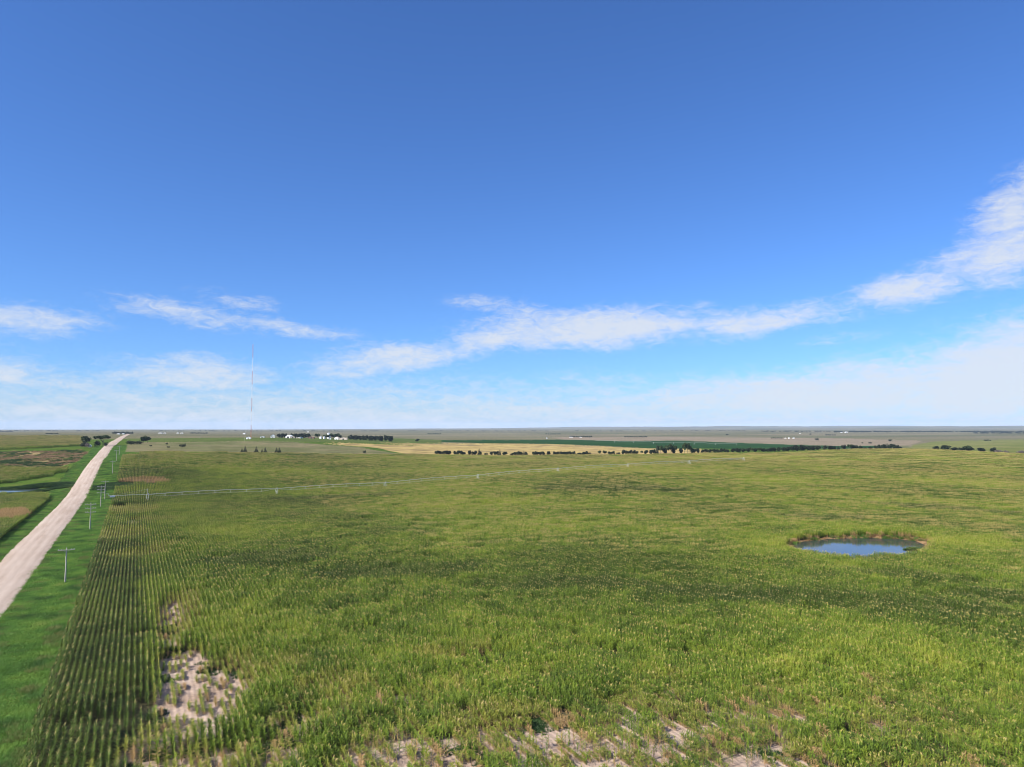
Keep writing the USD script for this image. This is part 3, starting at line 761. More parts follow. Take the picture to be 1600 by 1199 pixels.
MAIN = FIELD.difference(POND.buffer(.4)).difference(Polygon([(EDGE_R - 5, 358), (EDGE_R + 6, 360), (EDGE_R + 6, 372), (EDGE_R - 5, 372)]))
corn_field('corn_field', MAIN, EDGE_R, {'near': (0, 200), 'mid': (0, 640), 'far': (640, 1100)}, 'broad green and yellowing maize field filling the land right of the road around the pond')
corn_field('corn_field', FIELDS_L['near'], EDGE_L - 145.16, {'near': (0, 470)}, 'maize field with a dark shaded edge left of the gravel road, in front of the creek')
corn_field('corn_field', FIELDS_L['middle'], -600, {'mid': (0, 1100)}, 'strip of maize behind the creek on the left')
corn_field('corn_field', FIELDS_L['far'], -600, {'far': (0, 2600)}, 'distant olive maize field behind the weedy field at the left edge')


def exec_tail():
    pass


# ------------------------------------------------------------------ grass, weeds


def tufts(seed, size, n, hmin, hmax, w, blades=4):
    rg = np.random.default_rng(seed); mb = MB()
    for k in range(n):
        x, y = rg.uniform(-size / 2, size / 2, 2)
        for b in range(blades):
            leaf(mb, (x + rg.normal(0, .06), y + rg.normal(0, .06), -.03), rg.uniform(0, 6.28), rg.uniform(hmin, hmax), w * rg.uniform(.7, 1.3), rg.uniform(.8, 1.4), rg.uniform(.3, 1.3), 2)
    return mb.get()


def scatter(name, protos, X, Y, S, label, cat, pick=None, dz=0.0):
    rg = np.random.default_rng(9)
    idx = rg.integers(0, len(protos), len(X)) if pick is None else pick
    return instancer(name, protos, idx, np.c_[X, Y, height(X, Y) + dz], S, rg.uniform(0, 6.28, len(X)), label=label, cat=cat)


def verge():
    short = [tufts(400 + k, 3.2, 300, .14, .34, .035) for k in range(3)]
    tall = [tufts(420 + k, 2.2, 120, .35, .75, .03) for k in range(3)]
    rg = np.random.default_rng(3)

    def band(a, b, y0, y1, step):
        X, Y = np.meshgrid(np.arange(a, b, step), np.arange(y0, y1, step))
        X, Y = X.ravel() + rg.uniform(-.3, .3, X.size) * step, Y.ravel() + rg.uniform(-.3, .3, Y.size) * step
        c, f = camcf(X, Y)
        k = (f > 60) & (np.abs(np.arctan2(c, f + 6)) < math.radians(38.5))
        return X[k], Y[k]
    for side, (a, b) in enumerate(((ROAD_C + ROAD_W / 2 + 1.5, EDGE_R - .6), (EDGE_L - 1, ROAD_C - ROAD_W / 2 - 1.5))):
        X, Y = band(a, b, 60, 900, 2.3)
        s = .45 + 1.2 * N(X, Y, 9, 61)
        scatter('grass', [('grass_tufts', g, GRASS) for g in short], X, Y, np.c_[np.ones(len(X)), np.ones(len(X)), s], ['mown green grass between the gravel road and the maize rows with the poles', 'green grass strip on the far left side of the gravel road'][side], 'grass')
        # taller rough grass along the road's edge and along the maize
        e1 = band(a - .2, a + 1.8, 60, 620, 1.5) if side == 0 else band(b - 1.6, b + .9, 60, 620, 1.5)
        e2 = band(b - 1.2, b + 1.3, 60, 620, 1.5) if side == 0 else band(a - 1.5, a + .8, 60, 620, 1.9)
        X, Y = np.r_[e1[0], e2[0]], np.r_[e1[1], e2[1]]
        k = rg.random(len(X)) < np.r_[np.full(len(e1[0]), .75), np.full(len(e2[0]), .8)]
        X, Y = X[k], Y[k]
        pick = np.where(rg.random(len(X)) < .25, 3, 0) + rg.integers(0, 3, len(X))
        s = (.5 + .8 * N(X, Y, 6, 62)) * np.where(np.abs(X - ROAD_C) < ROAD_W / 2 + 3.2, .6, 1.0)
        scatter('rough_grass', [('grass_tufts', g, GRASS) for g in tall] + [('dry_grass_tufts', g, DRYGRASS) for g in tall], X, Y, np.c_[np.ones(len(X)), np.ones(len(X)), s],
                ['rough taller grass fringing the right edge of the road and the maize', 'rough taller grass fringing the left edge of the road'][side], 'grass', pick)


verge()


def field_weeds():
    rg = np.random.default_rng(8)
    g = [tufts(440 + k, 1.6, 45, .15, .45, .07, 5) for k in range(3)]
    x, y = rg.uniform(EDGE_R + 1, 110, 60000), rg.uniform(30, 150, 60000)
    c, f = camcf(x, y)
    k = (f > 62) & (f < 130) & (np.abs(np.arctan2(c, f + 4)) < math.radians(38))
    x, y = x[k], y[k]
    s = stress(x, y)
    p = ss(.25, .7, s) * ss(1.15, .7, s) * ss(.48, .62, N(x, y, 5.0, 71)) * .30
    k = rg.random(len(x)) < p
    x, y = x[k], y[k]
    scatter('weeds', [('weed_tufts', a, WEED) for a in g], x, y, np.c_[np.ones((len(x), 2)), rg.uniform(.5, 1.2, len(x))], 'dark green weeds in the thin sandy spots of the maize field', 'weeds')
    # hollow by the pivot and around the creek
    X, Y = [], []
    for a, b, rx, ry, q in HOLLOW[:2]:
        n = 260
        t, r = rg.uniform(0, 6.28, n), np.sqrt(rg.random(n))
        cc_, ff_ = r * np.cos(t) * rx * 1.2, r * np.sin(t) * ry * 1.2
        dx, dy = plan(cc_, ff_)
        X.append(a + dx); Y.append(b + dy)
    ring = CREEK.buffer(9).difference(CREEK.buffer(.5))
    x0, y0, x1, y1 = ring.bounds
    x, y = rg.uniform(x0, x1, 9000), rg.uniform(y0, y1, 9000)
    k = shapely.contains_xy(ring, x, y)
    X, Y = np.concatenate(X + [x[k]]), np.concatenate(Y + [y[k]])
    k = (np.abs(X - ROAD_C) > ROAD_W / 2 + 2.2)
    X, Y = X[k], Y[k]
    t = [tufts(460 + k, 3.0, 160, .4, 1.0, .09, 5) for k in range(2)]
    scatter('weeds', [('weed_tufts', a, WEED) for a in t], X, Y, np.c_[np.ones((len(X), 2)), rg.uniform(.5, 1.3, len(X))], 'tall green weeds around the creek and in the wet hollow beside the irrigation machine', 'weeds')
    # reeds standing in the right end of the pond
    ring = POND.exterior
    dd = rg.uniform(0, ring.length, 520)
    pts = np.array([ring.interpolate(q).coords[0] for q in dd]) + rg.normal(0, .55, (520, 2))
    g2 = [tufts(480 + k, 1.1, 30, .4, 1.2, .05, 4) for k in range(2)]
    kk = N(pts[:, 0], pts[:, 1], 5.0, 73) > .42
    pts = pts[kk]
    scatter('shore_grass', [('dry_grass_tufts', q, m) for q in g2 for m in (DRYGRASS, CORN_D, GRASS)], pts[:, 0], pts[:, 1], np.c_[np.ones((len(pts), 2)), rg.uniform(.4, 1.2, len(pts))], 'tan and green grass ringing the waterline of the pond', 'grass')
    a = at(1432, 856)
    n = 70
    t, r = rg.uniform(0, 6.28, n), np.sqrt(rg.random(n))
    dx, dy = plan(r * np.cos(t) * 3.2, r * np.sin(t) * 1.8)
    x, y = a[0] + dx, a[1] + dy
    g = [tufts(470 + k, 1.2, 40, .5, 1.1, .06, 5) for k in range(2)]
    instancer('reeds', [('reed_tufts', q, m) for q in g for m in (WEED, DRYGRASS)], rg.integers(0, 4, n), np.c_[x, y, np.full(n, POND_Z - .05)], np.c_[np.ones((n, 2)), rg.uniform(.4, .9, n)], rg.uniform(0, 6.28, n),
              label='low reeds standing in the water at the right end of the pond', cat='reeds')


field_weeds()


def weedy_field():
    """Rough tan and green weeds standing on the brown field left of the road."""
    rg = np.random.default_rng(14)
    p = [q for n_, m_, q in REGIONS if n_ == 'weedy_field'][0]
    x0, y0, x1, y1 = p.bounds
    X, Y = np.meshgrid(np.arange(x0, x1, 3.4), np.arange(y0, y1, 3.4))
    X, Y = X.ravel() + rg.uniform(-1.6, 1.6, X.size), Y.ravel() + rg.uniform(-1.6, 1.6, X.size)
    k = shapely.contains_xy(p, X, Y) & (N(X, Y, 9.0, 81) > .40) & (np.abs(X - ROAD_C) > 14)
    X, Y = X[k], Y[k]
    g = [tufts(500 + q, 3.2, 70, .5, 1.2, .14, 4) for q in range(2)]
    protos = [('weed_tufts', q, m) for m in (DRYWEED, DRYGRASS, WEED) for q in g]
    n_ = N(X, Y, 22.0, 82) + rg.normal(0, .08, len(X))
    pick = np.where(n_ > .49, 0, np.where(n_ > .42, 1, 2)) * 2 + rg.integers(0, 2, len(X))
    scatter('weeds', protos, X, Y, np.c_[np.ones((len(X), 2)), rg.uniform(.5, 1.4, len(X))], 'rough tan and green weeds on the brown field left of the road', 'weeds', pick)


weedy_field()

# ------------------------------------------------------------------ single maize plants at the front of the field


def single_plants():
    rg = np.random.default_rng(77)
    protos = []
    for k in range(5):
        root = UsdGeom.Xform.Define(stage, f'/World/Looks/maize_plant_kind_{k}')
        root.GetPrim().SetSpecifier(Sdf.SpecifierClass)
        base = str(root.GetPath())
        ht, m = 1.25 + .18 * k, (CORN, CORN_Y, CORN_Y, CORN, CORN_D)[k]
        mb = MB(); mb.tube([(0, 0, -.03), (.02, 0, ht * .5), (.03, .02, ht * .92)], [.02, .016, .007], 5)
        obj('stalk', mb.get(), m, base)
        az0 = rg.uniform(0, 6.28)
        for q in range(8):
            mb = MB(); t = .12 + .75 * q / 7
            leaf(mb, (.03 * t, .01 * t, ht * t), az0 + math.pi * (q % 2) + rg.normal(0, .4), (.4 + .4 * math.sin(math.pi * t)) * rg.uniform(.8, 1.2), .09, rg.uniform(.7, 1.2), rg.uniform(1.3, 2.3), 4)
            obj('leaf', mb.get(), m, base)
        mb = MB()
        for q in range(5):
            leaf(mb, (.03, .02, ht * .9), rg.uniform(0, 6.28), .24, .03, rg.uniform(1, 1.5), .4, 1)
        obj('tassel', mb.get(), CORN_D, base)
        protos.append(base)
    X, Y = np.meshgrid(EDGE_R + (np.arange(0, 140) + .5) * .76, np.arange(40, 125, .55))
    X, Y = X.ravel() + rg.normal(0, .05, X.size), Y.ravel() + rg.normal(0, .15, X.size)
    z = height(X, Y)
    px, py, w = project(X, Y, z + .6)
    s = stress(X, Y)
    k = (w > 40) & (px > 4) & (px < 1596) & (py < 1192) & (s > .75) & (rg.random(len(X)) < .45)
    X, Y, z, px, w = X[k], Y[k], z[k], px[k], w[k]
    o = np.argsort(w)[:300]
    for i in o:
        lab, grp = ('stunted maize plant standing alone on the pale sandy patch at lower left', 'stunted maize plants on the sandy patch at lower left') if px[i] < 395 else ('stunted maize plant in the thin sandy ground along the bottom edge', 'stunted maize plants along the bottom edge')
        s = rg.uniform(.8, 1.25)
        kd = rg.integers(0, 5)
        tone = ('short green', 'yellowing', 'yellowed taller', 'tall green', 'dry brown')[kd]
        third = '' if px[i] < 395 else (', left part', ', middle part', ', right part')[int((px[i] - 395) // 402)]
        lab, grp = lab.replace('stunted', tone) + third, tone + ' ' + grp + third
        copy_of(protos[kd], 'maize_plant', lab, 'maize plant', (X[i], Y[i], z[i]), rg.uniform(0, 6.28), (s, s, s * rg.uniform(.8, 1.1)), grp)


single_plants()

# ------------------------------------------------------------------ trees


def crown_mesh(seed, kind):
    """Leaf clumps spread through a crown of unit size: 1 tall with its base at 0 (the trunk included), radius about .4"""
    rg = np.random.default_rng(seed); mb = MB()

    def card(p, s):
        n = rg.normal(0, 1, 3); n[2] = abs(n[2]) * .8 + .2; n /= np.linalg.norm(n)
        a = np.cross(n, rg.normal(0, 1, 3)); a /= np.linalg.norm(a); b = np.cross(n, a)
        V = [p + a * s, p + b * s * .7, p - a * s * .9, p - b * s * .8]
        mb.add(V, [[0, 1, 2], [0, 2, 3]])
    if kind == 'conifer':
        for k in range(520):
            t = rg.random() ** 1.4
            r = .30 * (1 - t) ** .8 * (.55 + .45 * rg.random()) * (1 + .25 * math.sin(t * 40))
            az = rg.uniform(0, 6.28)
            card(np.array([r * math.cos(az), r * math.sin(az), .06 + .92 * t]), .05 * (1.25 - t))
    else:
        lobes = {'cedar': 7, 'round': 9, 'flat': 8, 'bush': 7}[kind]
        for l in range(lobes):
            az = rg.uniform(0, 6.28)
            if kind == 'cedar':
                c = np.array([.16 * math.cos(az), .16 * math.sin(az), .30 + .48 * l / lobes]); rad = np.array([.26, .26, .22]) * rg.uniform(.75, 1.1) * (1.1 - .35 * l / lobes)
            elif kind == 'round':
                c = np.array([.24 * math.cos(az), .24 * math.sin(az), .45 + .32 * rg.random()]); rad = np.array([.22, .22, .18]) * rg.uniform(.7, 1.15)
            elif kind == 'flat':
                q = rg.uniform(.1, .75)
                c = np.array([q * math.cos(az), q * math.sin(az), .72 + .16 * rg.random()]); rad = np.array([.26, .26, .10]) * rg.uniform(.8, 1.2)
            else:
                q = rg.uniform(.0, .6)
                c = np.array([q * math.cos(az), q * math.sin(az), .38 + .2 * rg.random()]); rad = np.array([.34, .34, .34]) * rg.uniform(.7, 1.15)
            for k in range(75):
                d = rg.normal(0, 1, 3); d /= np.linalg.norm(d)
                p = c + d * rad * rg.uniform(.55, 1.05)
                p[2] = max(p[2], .05)
                card(p, .075)
    return mb.get()


def trunk_mesh(seed, kind):
    rg = np.random.default_rng(seed + 50); mb = MB()
    top = {'conifer': .9, 'cedar': .6, 'round': .6, 'flat': .72, 'bush': .35}[kind]
    r = {'conifer': .02, 'cedar': .028, 'round': .03, 'flat': .03, 'bush': .03}[kind]
    mb.tube([(0, 0, -.04), (.01, .01, top * .5), (.0, .02, top)], [r, r * .75, r * .3], 7)
    for k in range(5):
        az = rg.uniform(0, 6.28); q = {'flat': .55, 'bush': .4}.get(kind, .22)
        mb.tube([(0, 0, top * .45), (q * .5 * math.cos(az), q * .5 * math.sin(az), top * .75), (q * math.cos(az), q * math.sin(az), top * 1.0)], [r * .5, r * .35, r * .12], 5)
    return mb.get()


KINDS = {}
for kind, m, count in (('cedar', CEDAR, 4), ('round', BROAD, 3), ('conifer', CEDAR, 3), ('flat', BROAD, 1), ('bush', CEDAR, 2), ('brush', DRYBUSH, 1)):
    for k in range(count):
        p = f'/World/Looks/{kind}_tree_kind_{k}'
        UsdGeom.Xform.Define(stage, p).GetPrim().SetSpecifier(Sdf.SpecifierClass)
        kk = 'bush' if kind == 'brush' else kind
        obj('trunk', trunk_mesh(500 + k, kk), BARK, p)
        obj('crown', crown_mesh(600 + k * 7 + len(kind), kk), m, p)
        KINDS.setdefault(kind, []).append(p)
trng = np.random.default_rng(21)


def tree(px, Z, h_px, w_px, kind, name, label, cat, group=None, lift=0.0):
    """A tree whose foot is on the ground at pixel column px, Z metres ahead; size in pixels of the photograph at that distance."""
    p = placeZ(px, Z)
    hm, wm = h_px * Z / FPX, w_px * Z / FPX
    unit = {'cedar': .75, 'round': .85, 'conifer': .58, 'flat': 1.7, 'bush': 1.5, 'brush': 1.5}[kind]
    k = KINDS[kind]
    return copy_of(k[trng.integers(0, len(k))], name, label, cat, (p[0], p[1], p[2] - .1 + lift), trng.uniform(0, 6.28), (wm / unit, wm / unit, hm), group)


ORD = ['first', 'second', 'third', 'fourth', 'fifth', 'sixth', 'seventh', 'eighth', 'ninth', 'tenth', 'eleventh', 'twelfth', 'thirteenth', 'fourteenth', 'fifteenth', 'sixteenth', 'seventeenth', 'eighteenth', 'nineteenth', 'twentieth']


def belt_Z(px, py):
    """Distance at which a foot shows at height py, looking just over the brow of the field."""
    xs = [680, 1000, 1120, 1250, 1320, 1405, 1457, 1560, 1600]
    zs = [835, 850, 880, 905, 940, 985, 960, 930, 920]
    return float(np.interp(px, xs, zs))


CLUMPS = [  # (where, [(px, height px, width px, kind)])
    ('leftmost clump of the shelterbelt', [(683, 7.5, 6, 'cedar'), (688, 7, 6, 'cedar'), (693, 7, 6, 'cedar'), (698, 8, 6.5, 'cedar'), (702.5, 7.5, 5, 'cedar')]),
    ('second clump of the shelterbelt', [(711, 7, 5, 'cedar'), (716, 8.3, 6, 'cedar'), (720.5, 8, 6, 'cedar'), (725.5, 5.5, 6, 'cedar')]),
    ('third clump of the shelterbelt', [(735, 8.5, 6.5, 'cedar'), (739.5, 6.5, 5, 'cedar'), (743.5, 8, 5.5, 'cedar'), (749, 11, 4.6, 'conifer'), (750, 7, 5, 'cedar')]),
    ('fourth clump of the shelterbelt', [(760, 4.7, 6.5, 'bush'), (768, 6.5, 5, 'cedar'), (772.5, 7.5, 5.5, 'cedar'), (777, 8, 5, 'cedar'), (781, 10, 4.2, 'conifer')]),
    ('fifth clump of the shelterbelt', [(789.5, 7, 8, 'cedar')]),
    ('sixth clump of the shelterbelt', [(800.5, 4.8, 6, 'cedar'), (805, 6.5, 5, 'cedar'), (809.5, 8, 5.5, 'cedar'), (814, 7, 6, 'cedar'), (818.5, 8, 4.5, 'conifer'), (822, 7, 4.5, 'cedar')]),
    ('seventh clump of the shelterbelt', [(834, 7, 5.5, 'cedar'), (838, 8, 5.5, 'cedar'), (843, 7, 6, 'cedar'), (848, 7.5, 5.5, 'cedar')]),
    ('eighth clump of the shelterbelt', [(858, 7.8, 7, 'cedar')]),
    ('ninth clump of the shelterbelt', [(866.5, 7.2, 5.5, 'cedar'), (871, 6.8, 5.5, 'cedar'), (876, 7.4, 6, 'cedar'), (881, 7, 6, 'cedar'), (886, 7, 6, 'cedar'), (891, 7.3, 5.5, 'cedar'), (896, 7.2, 5, 'cedar')]),
    ('tenth clump of the shelterbelt', [(904.5, 4.8, 6, 'cedar'), (911, 6, 6, 'cedar'), (916, 7, 6, 'cedar'), (921, 5.2, 6, 'bush')]),
    ('gap after the tenth clump of the shelterbelt', [(936, 7.6, 5, 'round'), (944.5, 7.3, 5.5, 'round')]),
    ('eleventh clump of the shelterbelt', [(952, 6, 6, 'cedar'), (957, 6.5, 6, 'cedar'), (966, 4.5, 7, 'bush')]),
    ('twelfth clump of the shelterbelt', [(974, 8.5, 6, 'cedar'), (979, 7.2, 6, 'cedar'), (984.5, 8, 6, 'cedar'), (990, 7.5, 6, 'cedar'), (994, 6, 5, 'cedar')]),
    ('tall middle grove of the shelterbelt', [(1002, 6, 4.5, 'round'), (1008.5, 7.5, 6, 'cedar'), (1015, 7.5, 6, 'cedar'), (1020, 8.5, 6, 'cedar'), (1025.5, 16.5, 4.5, 'conifer'), (1031, 14.5, 8, 'round'), (1037, 10, 6, 'cedar'), (1041, 14.5, 9, 'round'), (1047.5, 16.5, 9.5, 'round'), (1053, 14, 8, 'round'), (1051, 8, 5.5, 'cedar')]),
    ('tall leaning grove after the bright gap of the shelterbelt', [(1064, 10, 7, 'cedar'), (1068.5, 18, 7, 'round'), (1073, 18, 8, 'round'), (1077, 13, 7, 'round'), (1079.5, 8.5, 6, 'cedar'), (1084.5, 8, 6, 'cedar'), (1090, 8.5, 6, 'cedar')]),
    ('long row right of the tall groves', [(1097, 6, 5, 'cedar'), (1102.5, 7, 6, 'cedar'), (1108, 6.5, 6, 'cedar'), (1114, 6.8, 6, 'cedar'), (1120, 6.5, 6, 'cedar'), (1126, 7.6, 6.5, 'cedar'), (1131.5, 7, 5.5, 'cedar'), (1135.5, 6, 4.5, 'cedar')]),
    ('dense long hedge of the shelterbelt', [(1144, 7.4, 6, 'cedar'), (1149, 7.6, 6, 'cedar'), (1155, 7.2, 6.5, 'cedar'), (1161, 7, 6, 'cedar'), (1167, 7.5, 6, 'cedar'), (1173, 8, 7, 'round'), (1179, 7, 6, 'cedar'), (1185, 7.6, 7, 'round'), (1191, 6.5, 6, 'cedar'), (1197, 6, 6, 'cedar'), (1203, 8, 6.5, 'cedar'), (1209, 8, 6.5, 'cedar'), (1216, 7.8, 6.5, 'cedar'), (1222, 8.5, 6.5, 'cedar')]),
    ('tall end of the dense hedge', [(1229, 8.5, 7, 'cedar'), (1236, 9.5, 7, 'cedar'), (1243, 11, 8, 'cedar'), (1249.5, 11, 8, 'cedar'), (1256, 9.5, 7, 'cedar'), (1263, 8.5, 7, 'cedar'), (1270, 8.8, 7, 'cedar'), (1277, 8.5, 6.5, 'cedar')]),
    ('short clump after the dense hedge', [(1287, 8.5, 6.5, 'cedar'), (1295.5, 8, 8, 'cedar'), (1301, 7, 6, 'cedar'), (1308, 6.5, 5, 'conifer'), (1316, 8.5, 6.5, 'cedar')]),
    ('clump on the slope before the last hill grove', [(1326, 9, 6, 'round'), (1331, 8.5, 6.5, 'cedar'), (1337, 7.5, 6.5, 'cedar'), (1343, 6.5, 6, 'cedar'), (1349, 4, 6, 'bush')]),
    ('grove on the brow of the field', [(1358.5, 4.5, 6, 'cedar'), (1367, 6.5, 6, 'cedar'), (1373, 8, 6.5, 'cedar'), (1379, 9, 6, 'cedar'), (1384, 9.5, 5.5, 'conifer'), (1389, 9.5, 6.5, 'cedar'), (1394, 9, 6, 'cedar'), (1399, 7.5, 6, 'cedar'), (1404, 5, 5, 'cedar')]),
    ('three dark trees past the brow at right', [(1460, 7.5, 7, 'cedar'), (1475.5, 9.8, 9, 'cedar'), (1488, 6.5, 7.5, 'cedar')]),
    ('wide clump at right', [(1500, 6, 7, 'cedar'), (1507.5, 9, 10, 'round'), (1514, 7, 7, 'cedar')]),
]
for where, items in CLUMPS:
    for i, (px, hp, wp, kind) in enumerate(items):
        Z = belt_Z(px, 0)
        p = placeZ(px, Z)
        # stand on the ground behind the brow; tall enough to show as much as the photograph does
        q = project(p[0], p[1], p[2])[1]
        foot = np.interp(px, [680, 820, 1000, 1100, 1200, 1255, 1320, 1405, 1457, 1552, 1600], [711.6, 713, 712.8, 711.4, 711.6, 710.5, 707, 702.8, 706.5, 711.5, 713])
        hp2 = max(hp, hp + (q - foot))
        nm = {'cedar': 'dense dark cedar', 'round': 'loose broadleaf tree', 'conifer': 'narrow pointed conifer', 'bush': 'low dark bush'}[kind]
        lab = f'{nm} standing alone, {where}' if len(items) == 1 else f'{nm}, {ORD[i]} from left in {where.replace("of the shelterbelt", "of shelterbelt")}'
        wp *= 1.35 if where.startswith(('three', 'wide')) else 1.0
        tree(px, Z, hp2, wp * 1.12, kind, {'cedar': 'cedar_tree', 'round': 'broadleaf_tree', 'conifer': 'conifer_tree', 'bush': 'bush'}[kind], lab, 'bush' if kind == 'bush' else 'tree', 'trees of the shelterbelt behind the maize')

OTHERS = [  # px, Z, height px, width px, kind, label
    (1531, 930, 7.5, 12, 'cedar', 'dark rounded tree standing alone between the two right clumps'), (1549, 925, 9, 9, 'cedar', 'dark leaning tree beside grey brush near the right edge'),
    (1558, 920, 6, 12, 'brush', 'grey dry brush right of the dark leaning tree'), (1569, 918, 5, 10, 'brush', 'thin grey brush between the leaning tree and the right edge'), (1592, 915, 6, 14, 'brush', 'grey dry brush at the right edge of the photo'),
    (379.8, 715, 6.5, 4, 'conifer', 'smallest pine at the left end of the row of seven pines'), (384.6, 715, 10.5, 5.5, 'conifer', 'tall pine second from the left in the row of seven pines'), (402, 715, 10, 6.5, 'conifer', 'broad pine standing alone in the middle of the seven pines'),
    (411, 715, 7, 3.5, 'conifer', 'thin short pine fourth from the left of the seven pines'), (416, 715, 9.5, 5.5, 'conifer', 'pine fifth from the left of the seven pines'), (433.5, 718, 10, 6, 'conifer', 'left one of the pair of pines at the right end of the row'), (438, 718, 10.5, 6, 'conifer', 'rightmost pine of the row of seven pines'),
    (571, 800, 6, 6, 'bush', 'lone dark bush on the brow of the maize field'),
    (136, 760, 19, 13, 'round', 'round-crowned tree on a thin trunk left of the road'), (132, 752, 9, 12, 'bush', 'dark bush at the foot of the round-crowned tree'), (140, 745, 9, 9, 'brush', 'grey dead bush beside the round-crowned tree left of the road'),
    (163, 775, 18, 26, 'flat', 'large flat-topped tree on the left side of the road'), (155, 768, 11, 12, 'bush', 'dark bush left below the flat-topped tree'), (167, 765, 8, 9, 'bush', 'low bush right below the flat-topped tree beside the road'),
    (205, 840, 7.5, 14, 'bush', 'left half of the low wide thicket right of the road'), (216, 835, 7, 14, 'bush', 'right half of the low wide thicket right of the road'), (226, 900, 13, 11, 'round', 'tall tree rising behind the low thicket right of the road'), (232, 930, 11, 9, 'round', 'tree right behind the tall tree by the thicket'),
    (286.5, 800, 6, 10, 'bush', 'lone rounded bush on the grey pasture'), (262.5, 880, 4, 4, 'bush', 'tiny bush left of the lone rounded bush, farther back'), (238, 790, 2.5, 5, 'bush', 'flat small bush on the pasture below the thicket'), (265.5, 770, 3, 5, 'bush', 'flat small bush left of the lone rounded bush'),
    (653, 1500, 5, 6, 'cedar', 'small lone tree right of the long farm grove'),
]
for px, Z, hp, wp, kind, lab in OTHERS:
    cat = 'bush' if kind in ('bush', 'brush') else 'tree'
    tree(px, Z, hp, wp, kind, {'cedar': 'cedar_tree', 'round': 'broadleaf_tree', 'conifer': 'pine_tree', 'bush': 'bush', 'flat': 'broadleaf_tree', 'brush': 'bush'}[kind], lab, cat)

FARM_Z = 1420
farm = [('left grove of the farmstead', [(436.5, 7.5, 6), (441.5, 8.5, 6), (446, 8, 6)], 'cedar', 1440), ('middle grove of the farmstead', [(458, 8, 6), (463, 8.5, 6.5), (468, 8.5, 6.5), (473, 9, 6.5), (478, 9, 6.5), (482.5, 9, 6)], 'cedar', 1450),
        ('yard of the farmstead', [(497, 8.5, 7), (508, 6.5, 7), (513, 7.5, 7), (521, 9, 9), (527, 9.5, 9), (532, 7.5, 8)], 'round', 1440),
        ('long dark grove right of the farmstead', [(548, 9, 7), (553, 9, 7), (558, 9, 6.5), (563, 8.5, 6.5), (568, 9, 6.5), (573, 9.2, 6.5), (578, 9, 6.5), (583, 9, 6.5), (588, 9.2, 6.5), (593, 9.5, 6.5), (598, 9.5, 6.5), (603, 11, 6.5), (608, 10.5, 6.5), (613, 10, 7)], 'cedar', 1400)]
for where, items, kind, Z in farm:
    for i, (px, hp, wp) in enumerate(items):
        tree(px, Z + trng.uniform(-12, 12), hp, wp * 1.15, kind, 'cedar_tree' if kind == 'cedar' else 'broadleaf_tree', f'{"dense dark tree" if kind == "cedar" else "loose broadleaf tree"}, {ORD[i]} from the left in the {where}', 'tree', 'trees around the farmstead')

# far trees and hedgerows, bluish with distance
FAR = [('far left grove on the horizon', 5200, (0, 22), 1.6, 3.5, 10), ('far hedge left of the road trees', 2350, (73, 93), 1.8, 3, 9), ('far grove where the road vanishes', 2600, (177, 209), 4.0, 4, 14), ('far hedge beyond the radio mast base', 3400, (298, 326), 2.2, 3.5, 9),
       ('far grove behind the pale farm buildings', 3000, (890, 925), 3.2, 3.5, 12), ('far straight hedge right of the pale farm', 3100, (975, 1011), 2.4, 3.3, 13), ('far hedge at the white farm buildings', 2900, (1203, 1222), 2.2, 3.5, 6), ('far hedge in the plain right of centre', 3900, (1288, 1305), 2.0, 3.5, 5),
       ('far tree line in the middle plain', 4300, (668, 690), 1.6, 3, 8), ('far wood edge in the middle plain', 4300, (852, 876), 1.6, 3, 8)]
for where, Z, (a, b), hp, wp, n in FAR:
    for i in range(n):
        px = a + (b - a) * (i + .5) / n
        tree(px, Z + trng.uniform(-20, 20), hp * trng.uniform(.8, 1.2), wp, 'bush', 'distant_tree', f'small distant tree, {ORD[i]} from left in the {where}', 'tree', f'trees of the {where}')
for px, Z, hp, wp, lab in [(1135, 4000, 2.2, 6, 'tiny far tree patch right of the straight hedge'), (1274.5, 2500, 4.5, 6, 'small round far tree beyond the bean field'), (1265.5, 4200, 2.5, 3.5, 'tiny far tree above the small round far tree'), (1388.5, 2300, 4, 7, 'far tree above the grove on the brow'),
                           (1358, 2000, 3, 6, 'low far bush right of the bean field'), (1345.5, 2050, 2.2, 3, 'tiny far bush left of the low far bush'), (1538, 2300, 2.6, 8, 'low far tree on the right plain'), (1545, 2320, 1.8, 4, 'tiny far bush beside the low far tree on the right plain')]:
    tree(px, Z, hp, wp, 'bush', 'distant_tree', lab, 'tree')


def far_woods():
    """The long wooded line along the far valley at right: reads as one dark mass."""
    rg = np.random.default_rng(4)
    X, Y, S = [], [], []
    for a, b, Z, n, hp in [(1185, 1300, 6000, 60, 1.3), (1300, 1640, 5600, 240, 1.9), (1520, 1640, 4700, 60, 2.0), (900, 1180, 6800, 70, 1.0), (-40, 160, 6500, 60, 1.2), (560, 860, 7000, 70, .9), (240, 540, 6300, 60, 1.2)]:
        for k in range(n):
            px = rg.uniform(a, b); z = Z * rg.uniform(.97, 1.03)
            x, y = plan((px - 800) / FPX * z, z)
            X.append(x); Y.append(y); s = hp * z / FPX * rg.uniform(.6, 1.2); S.append((s * 2.2, s * 2.2, s))
    X, Y = np.array(X), np.array(Y)
    scatter('far_woods', [('crown', crown_mesh(700 + k, 'bush'), CEDAR) for k in range(2)], X, Y, np.array(S), 'long dark wooded lines along the far valley near the horizon', 'woods')


far_woods()

# ------------------------------------------------------------------ utility poles


